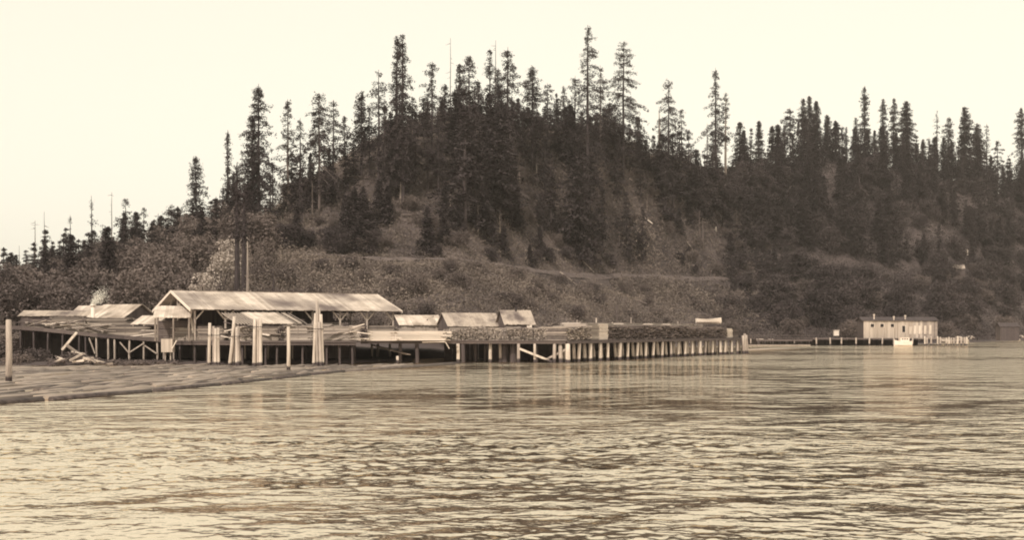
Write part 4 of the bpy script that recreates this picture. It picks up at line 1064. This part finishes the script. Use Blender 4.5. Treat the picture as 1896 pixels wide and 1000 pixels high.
for k in range(95):
    px = rm.uniform(40, 660); D = rm.uniform(161.5, 164) if px > 430 else rm.uniform(169, 171); x, y = XY(px, D)
    base = ZD + .1 if px > 326 else float(ramp(px)) + .05
    L_ = rm.uniform(1.6, 5.5); mb = MB(); mb.box((0, 0, 0), (L_, rm.uniform(.15, .35), rm.uniform(.05, .14)))
    o = mb.build('loose_board', M[rm.choice(('lumber', 'lumber_white', 'plank', 'plank_dark', 'plank_dark', 'lumber_grey'))], None, (x, y, base + rm.uniform(.1, 1.9 if px > 200 else 1.0)))
    o.rotation_euler = (rm.uniform(-.3, .3), rm.uniform(-.26, .26), rm.uniform(-.5, .5))
    tag(o, 'loose board thrown across the lumber stacks in front of the sawmill', 'board', 'loose boards on the mill stacks')
# dark heaps (machinery covers) in the yard
for (px, D, w_, h_, lab) in ((641, 165.2, 1.2, 2.2, 'dark bushy slab heap left of the brightest planks'), (673, 166.4, 1.1, 1.9, 'dark slab heap directly before the white planks'), (524, 162.2, 1.7, 1.9, 'dark slab heap behind the lone pole')):
    x, y = XY(px, D); mb = MB()
    for k in range(70):
        hz_ = rm.random() ** .8 * h_; rr_ = w_ * .5 * (1 - .5 * hz_ / h_)
        mb.box((rm.uniform(-rr_, rr_), rm.uniform(-rr_, rr_), hz_ + .1), (rm.uniform(.3, .9), .12, .1), rz=rm.uniform(0, 6.28), ry=rm.uniform(-.9, .9))
    tag(mb.build('slab_heap', M['plank_dark'], None, (x, y, ZD + .05)), lab, 'wood heap')
# hopper hanging below the deck and its chute
x, y = XY(311, 163.0)
hp = empty('hopper', (x, y, .2), label='boxy sawdust hopper hanging below the deck with a white chute', cat='hopper')
mb = MB()
for k in range(6): mb.box((-.62 + k * .25, 0, 2.3), (.24, 1.2, 1.75))
mb.build('box', M['siding'], hp)
for k in (-.5, .5):
    mb = MB(); mb.beam((k * .7, 0, -1.2), (k * .7, 0, 1.45), .16); mb.build('leg', M['pile'], hp)
mb = MB(); mb.beam((.75, -.7, 1.9), (1.35, -.7, 3.0), .3, .1); mb.build('chute', M['white'], hp)

# --- pile clusters standing in the water before the mill
def dolphin(px, D, piles, label):
    x, y = XY(px, D)
    r = empty('pile_cluster', (x, y, 0), label=label, cat='pile cluster', group='pile clusters before the sawmill')
    for (dx, dy, z1, rad, foot, m) in piles:
        pile_part(r, dx, dy, -2, z1, rad, m, 'pile', bx=foot)
    if len(piles) > 2:
        zb = min(p[2] for p in piles) - .9
        mb = MB(); n = 16; xs = [p[0] for p in piles]; cx = (min(xs) + max(xs)) / 2; hw_ = (max(xs) - min(xs)) / 2 + .36
        ring = [(cx + hw_ * math.cos(k * 6.283 / n), .42 * math.sin(k * 6.283 / n) * 1.2, zb) for k in range(n + 1)]
        mb.tube(ring, [.045] * (n + 1), 5); mb.build('cable', M['steel_dark'], r)
d2z = lambda py, D: HC + (YH - py) / F * D
D0 = 160.0
dolphin(396, 156, [(-.52, 0, d2z(598, 156), .2, -.1, 'pile_bleached'), (-.12, .3, d2z(604, 156), .18, 0, 'pile'), (.22, 0, d2z(608, 156), .2, 0, 'pile_bleached'), (.5, .2, d2z(607, 156), .2, .1, 'pile_bleached')], 'leftmost tight cluster of four bleached piles')
dolphin(434, 155, [(.0, 0, d2z(586, 155), .21, -.85, 'pile_bleached'), (-.05, .35, d2z(602, 155), .18, -.35, 'pile'), (.3, 0, d2z(606, 155), .2, .0, 'pile_bleached'), (.35, .3, d2z(604, 155), .18, .45, 'pile'), (.42, -.1, d2z(610, 155), .18, .15, 'pile')], 'splayed cluster of piles with one leaning far to the left')
dolphin(477, 155, [(-.36, 0, d2z(591, 155), .22, -.12, 'pile_bleached'), (.0, .3, d2z(590, 155), .2, 0, 'pile_bleached'), (.38, 0, d2z(592, 155), .22, .05, 'pile_bleached')], 'straight upright cluster of three thick bleached piles')
dolphin(590, 154, [(-.2, 0, d2z(557, 154), .2, .1, 'pile'), (-.42, .2, d2z(580, 154), .2, -.3, 'pile_bleached'), (.02, .2, d2z(572, 154), .2, .1, 'pile'), (.25, 0, d2z(582, 154), .22, .25, 'pile_bleached'), (.1, -.3, d2z(596, 154), .2, .3, 'pile')], 'tallest cluster of piles, crossing in front of the big shed roof')
for (px, pyt, D, r_, lab) in ((534, 605, 139, .2, 'single slender white pole standing in the water past the log raft'), (16, 592, 106, .25, 'lone weathered pole at the left edge of the log raft')):
    x, y = XY(px, D); mb = MB(); zt_ = d2z(pyt, D)
    mb.tube([(x, y, -2), (x + .03, y, zt_ * .5), (x, y, zt_ - .05), (x, y, zt_)], [r_ * 1.15, r_ * 1.02, r_ * .95, r_ * .6], 12, rm, .03)
    tag(mb.build('mooring_pole', M['pile_bleached' if px > 100 else 'pile'], None, smooth=True), lab, 'pole')
x, y = XY(736, 168.5)
tag(pile_part(None, x, y, -2, 1.0, .2, 'pile_bleached', 'pile_stub'), 'short white pile stub in the water under the bright planks', 'pile')
# chutes under the wharf
mb = MB(); mb.beam(P(690, 639, 176), P(757, 657, 171), .7, .12); tag(mb.build('plank_chute', M['plank']), 'sloping plank chute running down under the wharf to the water', 'chute')
mb = MB(); mb.beam(P(783, 634, 172.0), P(824, 633, 171.6), .9, .12); tag(mb.build('loose_plank', M['white']), 'white plank lying below the white lumber stack', 'plank')
mb = MB(); mb.beam(P(824, 632, 171.4), P(832, 646, 171.4), .12, .12); tag(mb.build('hanging_board', M['pile_bleached']), 'short pale board hanging from the wharf edge beside its first white pile', 'board')

# --- dark bushes and scrap at far left
for (px, D, s, lab) in ((30, 160, .62, 'dark bush at the left edge by the lone pole'), (64, 164, .68, 'dark bush between the lone pole and the scrap heap'), (-6, 166, .75, 'dark bush cut by the left border')):
    put_shrub(px, D, s, lab, None, name='shrub', cat='shrub')
for k in range(26):
    px = rm.uniform(98, 205); D = rm.uniform(156, 165); x, y = XY(px, D)
    zc = max(0.15, 2.0 * (1 - abs(px - 140) / 55) * rm.random())
    mb = MB(); mb.box((0, 0, 0), (rm.uniform(1.2, 3.6), rm.uniform(.2, .4), rm.uniform(.12, .3)))
    o = mb.build('scrap_slab', M[rm.choice(('pile_bleached', 'pile', 'plank', 'pile'))], None, (x, y, zc)); o.rotation_euler = (rm.uniform(-.3, .3), rm.uniform(-.5, .5), rm.uniform(-.8, .8))
    tag(o, 'loose slab of wood in the scrap heap on the bank at left', 'scrap wood', 'scrap slabs on the left bank')
mb = MB(); mb.box((0, 0, 0), (3.0, .4, .3)); a_ = P(129, 632, 162)
o = mb.build('scrap_slab', M['pile_bleached'], None, a_); o.rotation_euler = (0, R(-50), 0); tag(o, 'white slab standing tilted on top of the scrap heap', 'scrap wood')
mb = MB()
for k in range(500):
    px = rm.uniform(92, 330); D = rm.uniform(158, 166.5); x, y = XY(px, D)
    zc = 1.5 * max(0, 1 - abs(px - 140) / 60) * rm.random() + .45 * rm.random()
    mb.box((x, y, zc), (rm.uniform(.4, 1.6), .15, .1), rz=rm.uniform(-1.5, 1.5), ry=rm.uniform(-.5, .5))
tag(mb.build('wood_chips', M['plank_dark']), 'dark litter of bark and splinters on the bank below the mill', 'wood litter', kind='stuff')
# mud bank under the mill
mb = MB()
bank = [(-420, 150), (-60, 156), (90, 156.5), (330, 161), (600, 165.5), (760, 176)]
fr_ = [XY(*b_) for b_ in bank]; bk_ = [(XY(b_[0], b_[1] + 60)) for b_ in bank]
vs = [(x, y, -.6) for x, y in fr_] + [(x * 1.0, y + 3.5, .35) for x, y in fr_] + [(x, y, .9) for x, y in bk_]
n = len(bank); fs = [(i, i + 1, n + i + 1, n + i) for i in range(n - 1)] + [(n + i, n + i + 1, 2 * n + i + 1, 2 * n + i) for i in range(n - 1)]
mb.add(vs, fs); tag(mb.build('mud_bank', gm), kind='structure')

# --- log raft
def in_raft(x, y):
    e = np.interp(y, [60, 77, 84, 105, 132, 150, 166], [-40, -31.5, -28.5, -24, -19.8, -14.5, -8])
    return x < e
logs = []
protos = []
for k in range(10):
    mb = MB(); rl = random.Random(40 + k); L_ = 14.0; r0 = .21; n = 8
    mb.tube([(-L_ / 2 + L_ * i / (n - 1), rl.uniform(-.08, .08), rl.uniform(-.03, .03)) for i in range(n)], [r0 * (1 - .22 * i / (n - 1)) for i in range(n)], 10, rl, .07)
    protos.append(mb.mesh('log', M['log'], True))
adir = math.atan2(1, .20)
cell_x = .52; count = 0
rl = random.Random(99)
u = Vector((math.cos(adir), math.sin(adir), 0)); v_ = Vector((math.sin(adir), -math.cos(adir), 0))
cand = []
for row in range(-120, 120):
    base = Vector((-25, 110, 0)) + v_ * (row * cell_x)
    s = -60 + rl.uniform(0, 14)
    while s < 70:
        L_ = rl.uniform(9, 16); c = base + u * (s + L_ / 2)
        tip = c + u * L_ / 2; tail = c - u * L_ / 2
        px = CX + F * c.x / c.y; pxt = CX + F * tip.x / tip.y
        lim = np.interp(px, [-60, 330, 600, 760], [155, 160, 163.5, 167])
        if in_raft(c.x + .5, c.y) and in_raft(tip.x + .6, tip.y) and in_raft(tail.x + .4, tail.y) and tip.y < lim and tail.y > 60 and max(px, pxt, CX + F * tail.x / tail.y) > -12:
            cand.append((c, L_))
        s += L_ + rl.uniform(.2, 1.4)
cand.sort(key=lambda q: q[0].y)
cand = [q for q in cand if rl.random() > .16]
rest = cand[288:]; cand = cand[:288]
mb = MB()
for (c, L_) in rest:
    h_ = u * L_ / 2; zz = rl.uniform(-.1, .03); cc = Vector((c.x + rl.uniform(-.1, .1), c.y, zz)); r_ = .21 * rl.uniform(.6, 1.4)
    mb.tube([cc - h_, cc + Vector((rl.uniform(-.08, .08), 0, .02)), cc + h_], [r_, r_ * .9, r_ * .75], 8, rl, .07)
tag(mb.build('far_logs', M['log_far'], None, smooth=True), 'farther logs of the raft lying close against the bank', 'logs', kind='stuff')
for (c, L_) in cand:
    o = link('floating_log', protos[rl.randrange(10)], None, (c.x + rl.uniform(-.12, .12), c.y, rl.uniform(-.12, -.02)), (rl.uniform(0, 6.28), rl.uniform(-.006, .006), adir + rl.uniform(-.05, .05) + (math.pi if rl.random() < .5 else 0)), (L_ / 14, rl.uniform(.7, 1.45), rl.uniform(.7, 1.35)))
    tag(o, 'weathered log afloat in the log raft before the sawmill', 'log', 'logs afloat in the raft')
print('LOGS', len(cand))
# boom sticks chained along the outer edge of the raft
ex = [(60, -40), (77, -31), (84, -28), (105, -23.5), (132, -19.3), (150, -14), (166, -7.5)]
for i in range(9):
    y0 = 68 + i * 11.2; y1 = y0 + 10.6
    x0 = np.interp(y0, [e[0] for e in ex], [e[1] for e in ex]) + .5; x1 = np.interp(y1, [e[0] for e in ex], [e[1] for e in ex]) + .5
    mb = MB(); mb.tube([(x0, y0, .05), ((x0 + x1) / 2, (y0 + y1) / 2, .08), (x1, y1, .05)], [.2, .19, .17], 10, rm, .05)
    tag(mb.build('boom_log', M['log_dark'], None, smooth=True), 'long boom log lying end to end along the open-water edge of the raft', 'log', 'boom logs edging the raft')
for (a_, b_) in (((840, 676), (620, 690)), ((880, 669), (940, 664)), ((760, 668), (700, 671)), ((1385, 649), (1480, 646))):
    def W(px, py):
        D = HC * F / (py - YH); x, y = XY(px, D); return Vector((x, y, .03))
    mb = MB(); p0, p1 = W(*a_), W(*b_); mb.tube([p0, (p0 + p1) / 2 + Vector((0, 0, .03)), p1], [.3, .28, .22], 9, rm, .05)
    tag(mb.build('drifting_log', M['log'], None, smooth=True), {840: 'single long log drifting off the near wharf piles', 880: 'pale log lying in the water under the wharf braces', 760: 'log nudging the white pile stub', 1385: 'log afloat beyond the outer end of the wharf'}[a_[0]], 'log')

# --- far landing with the boathouse
DB = 366.0
zb = HC - 14.5 / F * DB
land = empty('landing', (0, 0, 0), label='low dark landing stage on pale posts below the boathouse', cat='landing')
mb = MB(); poly_slab(mb, [XY(1505, DB), XY(1700, DB), XY(1702, DB + 16), XY(1505, DB + 16)], zb - .35, zb); mb.build('deck', M['plank_dark'], land)
mb = MB(); poly_slab(mb, [XY(1400, DB + 3), XY(1504.5, DB + .5), XY(1504.5, DB + 8), XY(1400, DB + 8)], zb - .9, zb - .45); mb.build('walkway', M['plank_dark'], land)
mb = MB(); poly_slab(mb, [XY(1384, DB + 10), XY(1506, DB + 9), XY(1506, DB + 14), XY(1384, DB + 15)], zb - .25, zb + .1)
for q in range(22):
    x, y = XY(1386 + q * 5.6, DB + 9.2 + rm.uniform(-.1, .1)); mb.box((x, y, zb + .5), (.14, .14, .9 + rm.uniform(-.2, .2)))
mb.beam((*XY(1384, DB + 9.2), zb + .8), (*XY(1506, DB + 8.4), zb + .8), .1)
mb.build('footbridge', M['plank_dark'], land)
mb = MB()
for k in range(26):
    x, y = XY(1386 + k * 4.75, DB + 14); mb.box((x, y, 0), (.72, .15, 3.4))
mb.build('shade_backing', M['plank_dark'], land)  # added dark backing, paints the shade beneath the walkway
for q in range(9):
    x, y = XY(1390 + q * 13.5, DB + 9.6); pile_part(land, x, y, -2, zb - .27, .2, 'pile_dark' if q % 3 else 'pile', bx=rm.uniform(-.3, .3))
mb = MB(); poly_slab(mb, [XY(1700.5, DB), XY(1792, DB + 2), XY(1792, DB + 18), XY(1702.5, DB + 16)], zb - .3, zb + .05); mb.build('deck', M['plank'], land)
for px in (1511, 1537, 1558, 1585, 1610, 1634, 1655, 1690):
    x, y = XY(px, DB - .1); pile_part(land, x, y, -2, zb - .02 + (.2 if px < 1640 else 0), .24, 'pile', bx=rm.uniform(-.2, .2))
for k, px in enumerate((1712, 1716, 1724, 1736, 1741, 1752, 1757, 1761, 1766, 1773, 1780, 1786, 1790)):
    x, y = XY(px, DB + .4 + (px - 1712) * .02); pile_part(land, x, y, -2, zb + rm.uniform(.0, .7), rm.uniform(.2, .3), 'pile' if k % 3 else 'pile_bleached')
for px in (1405, 1430, 1455, 1480):
    x, y = XY(px, DB + 3); pile_part(land, x, y, -2, zb - .5, .2, 'pile_dark')
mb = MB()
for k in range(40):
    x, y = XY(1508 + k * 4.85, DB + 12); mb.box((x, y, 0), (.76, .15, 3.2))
mb.build('shade_backing', M['plank_dark'], land)  # same dark backing for the shade under the landing deck
mb = MB(); mb.beam((*XY(1380, DB - 4), .05), (*XY(1500, DB - 2), .05), .8, .5); tag(mb.build('boom_log', M['log']), 'dark boom stick between the wharf end and the landing stage', 'log')
# boathouse
gB = frame(1599, DB + 3, 0.0)
LB = 136 / F * (DB + 3); zbt = HC + 17.5 / F * (DB + 3)
bh = empty('boathouse', gB(0, 0, zb), label='long grey board boathouse with three square windows on the far landing', cat='boathouse')
mb = MB(); s = .0
while s < LB * .66:
    mb.beam(gB(s + .19, 0, zb), gB(s + .19, 0, zbt), .06, .36, up=Vector((1, 0, 0))); s += .38
for q in range(int(LB * .66 / .76)): mb.beam(gB(q * .76 + .38, .06, zb), gB(q * .76 + .38, .06, zbt), .05, .07, up=Vector((1, 0, 0)))
sp_(mb, 'wall', 'siding', bh)
mb = MB()
while s < LB:
    mb.beam(gB(s + .19, 0, zb), gB(s + .19, 0, zbt - rm.uniform(0, .15)), .06, .34, up=Vector((1, 0, 0))); s += .38
sp_(mb, 'wall', 'lumber', bh)
for e in (0.0, LB):
    mb = MB(); mb.box(tuple(gB(e, -3.5, (zb + zbt) / 2)), (.1, 6.9, zbt - zb)); mb.add([gB(e - .05, -.1, zbt), gB(e - .05, -6.9, zbt), gB(e - .05, -3.5, zbt + 1.0), gB(e + .05, -.1, zbt), gB(e + .05, -6.9, zbt), gB(e + .05, -3.5, zbt + 1.0)], ((0, 1, 2), (5, 4, 3), (0, 3, 4, 1), (1, 4, 5, 2), (2, 5, 3, 0)))
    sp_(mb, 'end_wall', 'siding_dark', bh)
sp_(roof_boards(gB, -.5, LB + .5, -3.5, zbt + 1.15, .5, zbt + .02, .6), 'roof', 'roof_dark', bh)
sp_(roof_boards(gB, -.5, LB + .5, -3.5, zbt + 1.15, -7.4, zbt + .02, .6), 'roof', 'roof_dark', bh)
for (px, py, w_, h_) in ((1615, 603, 1.0, .95), (1633, 603, .95, .95), (1652, 603, .95, .95), (1673, 609.5, .85, 1.9)):
    c = P(px, py, DB + 3)
    fr0 = MB(); fr0.box((c.x, DB + 3 - .09, c.z), (w_ + .45, .08, h_ + .4))
    name = 'window' if h_ < 1.5 else 'door'
    wf = sp_(fr0, name, 'pile_bleached', bh)
    pn = MB(); pn.box((c.x, DB + 3 - .15, c.z), (w_, .06, h_)); po = pn.build('pane', M['hole'], wf)
for (px, top) in ((1694, 603), (1703, 603), (1713, 603), (1722, 602), (1686, 605)):
    c = P(px, (top + 619) / 2, DB + 3); mb = MB(); mb.box((c.x, DB + 3 - .1, c.z), (.75, .08, (619 - top) / F * DB)); sp_(mb, 'panel', 'pile_bleached', bh)
for (px, py) in ((1622, 586), (1655, 590), (1680, 588)):
    c = P(px, py, DB + 2); mb = MB(); mb.tube([(c.x, DB + 1 + (3 if py < 590 else 1), zbt + .3), (c.x, DB + 1 + (3 if py < 590 else 1), c.z + .45)], [.2, .2], 8); mb.tube([(c.x, DB + 1 + (3 if py < 590 else 1), c.z + .3), (c.x, DB + 1 + (3 if py < 590 else 1), c.z + .7)], [.34, .3], 8); sp_(mb, 'roof_vent', 'metal', bh)
# the white launch
c = XY(1672, DB - 5)
bt = empty('launch', (c[0], c[1], 0), R(185), label='small white cabin launch moored at the far landing stage', cat='boat')
mb = MB(); hull(mb, 5.4, 2.0, 1.45, 1, .3); h_ = mb.build('hull', M['white'], bt, (0, 0, -.3))
mb = MB(); mb.box((-.3, 0, 1.75), (2.7, 1.4, 1.1)); mb.box((-.3, 0, 2.35), (3.0, 1.6, .1)); cb = mb.build('cabin', M['white'], bt)
for dx in (-1.0, -.3, .4):
    for sgn in (-1, 1):
        mb = MB(); mb.box((dx, sgn * .71, 1.95), (.42, .03, .36)); mb.build('window', M['hole'], cb)
mb = MB(); mb.tube([(1.3, 0, .7), (1.3, 0, 4.4)], [.06, .04], 6); mb.build('mast', M['pile_bleached'], bt)
mb = MB(); mb.tube([(-1.7, 0, .7), (-1.7, 0, 3.4)], [.05, .03], 6); mb.build('mast', M['pile_bleached'], bt)
# small shed in the dark cove on the right
gc = frame(1848, 480, R(-4))
gable_house('boat_shed', 'dark open boat shed in the cove near the right border', 'boat shed', 1848, 478, R(-4), 7.0, 3.0, 7.4, 6.0, .6, 'roof_dark', 'roof_dark')
mb = MB(); a_ = P(1548, 614, DB + 13); mb.box((a_.x, a_.y, a_.z - .5), (1.5, 1.2, 1.6)); mb.box((a_.x, a_.y, a_.z + .36), (1.8, 1.5, .12)); tag(mb.build('small_hut', M['white']), 'tiny pale hut on the bank left of the boathouse', 'hut')
# things on the hill
D = find_D(1200, 412); mb = MB(); a_ = P(1193, 402, D - 1); b_ = P(1208, 414, D - 2); mb.tube([a_, b_], [.32, .22], 8); tag(mb.build('fallen_log', M['white']), 'bright white fallen log lying slantwise on the hill face', 'log')
for (px, py, w_, h_, lab) in ((1334, 414, 1.1, 2.0, 'upright white stump at the edge of the clearing on the right of the hill'), (1325, 424, .9, 1.0, 'small white stump left of the upright one at the clearing'), (1790, 467, 1.6, 2.0, 'pale stump among the trees on the right hillside')):
    D = find_D(px, py + 4); x, y = XY(px, D); zg = ground(px, D)
    mb = MB(); mb.tube([(x, y, zg - .5), (x + .1, y, zg + h_ * .7), (x + .25, y, zg + h_ + .6)], [w_ * .55, w_ * .42, w_ * .2], 8, rm, .2)
    tag(mb.build('stump', M['white' if px < 1500 else 'pile_bleached']), lab, 'stump')
# pale rocks on the shore between the wharf and the boathouse
rr2 = random.Random(5)
for k in range(34):
    px = rr2.choice((rr2.uniform(1400, 1570), rr2.uniform(1740, 1800), rr2.uniform(1860, 1900))); D = kp(px, SHORE) + rr2.uniform(1, 16)
    bm = bmesh.new(); bmesh.ops.create_icosphere(bm, subdivisions=2, radius=1)
    for v in bm.verts: v.co *= 1 + rr2.uniform(-.22, .22)
    me = bpy.data.meshes.new('boulder'); bm.to_mesh(me); bm.free(); me.materials.append(M['lumber_grey'])
    x, y = XY(px, D); s = rr2.uniform(.5, 1.5)
    tag(link('boulder', me, None, (x, y, ground(px, D) + s * .3), (0, 0, rr2.uniform(0, 6)), (s * 1.2, s, s * .8)), 'pale boulder on the shore between the wharf and the cove', 'boulder', 'boulders on the far shore')


# ------------------------------------------------------------------ camera, light, air
cam = bpy.data.cameras.new('camera'); co = bpy.data.objects.new('camera', cam); COL.objects.link(co)
cam.lens = 36 * F / 1896; cam.sensor_width = 36; cam.shift_y = (YH - 500) / 1896
co.location = (0, 0, HC); co.rotation_euler = (R(90), 0, 0)
cam.clip_start = 0.5; cam.clip_end = 8000
C.camera = co

SUN_EL = R(42); SUN_AZ = R(200)      # azimuth of the sun, clockwise from +Y: behind the camera, a little to the left
sd = Vector((math.sin(SUN_AZ) * math.cos(SUN_EL), math.cos(SUN_AZ) * math.cos(SUN_EL), math.sin(SUN_EL)))
sl = bpy.data.lights.new('sun', 'SUN'); so = bpy.data.objects.new('sun', sl); COL.objects.link(so)
sl.energy = 3.0; sl.angle = R(1.0); sl.color = (1.0, 0.91, 0.79)
so.rotation_euler = sd.to_track_quat('Z', 'Y').to_euler(); so.location = (0, -20, 60)

w = bpy.data.worlds.new('World'); C.world = w; w.use_nodes = True
nt = w.node_tree; nt.nodes.clear(); N = nt.nodes.new; L = nt.links.new
out = N('ShaderNodeOutputWorld'); bg = N('ShaderNodeBackground'); sky = N('ShaderNodeTexSky')
sky.sky_type = 'NISHITA'; sky.sun_disc = False; sky.sun_elevation = SUN_EL; sky.sun_rotation = SUN_AZ
sky.air_density = 1.0; sky.dust_density = 2.0; sky.altitude = 0
# a plate that sees blue as white and prints it cream
sp = N('ShaderNodeSeparateColor'); L(sky.outputs[0], sp.inputs[0])
pw = N('ShaderNodeMath'); pw.operation = 'POWER'; pw.inputs[1].default_value = 0.25
L(sp.outputs['Blue'], pw.inputs[0])
mu = N('ShaderNodeVectorMath'); mu.operation = 'SCALE'; mu.inputs[0].default_value = (1.0, 0.945, 0.79)
sc = N('ShaderNodeMath'); sc.operation = 'MULTIPLY'; sc.inputs[1].default_value = 5.9
L(pw.outputs[0], sc.inputs[0]); L(sc.outputs[0], mu.inputs['Scale'])
L(mu.outputs[0], bg.inputs['Color']); bg.inputs['Strength'].default_value = 0.12
L(bg.outputs[0], out.inputs['Surface'])

if HAZE:
    mb = MB(); mb.box((0, 1050, 78), (5000, 2900, 164))
    hz = mb.build('haze', M['white']); hz.data.materials.clear()
    hm = bpy.data.materials.new('haze_air'); hm.use_nodes = True
    nt = hm.node_tree; nt.nodes.clear(); o_ = nt.nodes.new('ShaderNodeOutputMaterial'); pv = nt.nodes.new('ShaderNodeVolumePrincipled')
    pv.inputs['Color'].default_value = (1, 0.92, 0.84, 1); pv.inputs['Density'].default_value = HAZE
    nt.links.new(pv.outputs[0], o_.inputs['Volume'])
    hz.data.materials.append(hm); tag(hz, 'thin pale river haze', 'haze', kind='stuff')

C.render.engine = 'CYCLES'
C.cycles.max_bounces = 6; C.cycles.diffuse_bounces = 2; C.cycles.glossy_bounces = 3; C.cycles.volume_bounces = 0
C.cycles.filter_width = 1.9
C.view_settings.view_transform = 'Standard'; C.view_settings.look = 'None'; C.view_settings.gamma = 1
C.view_settings.exposure = 0
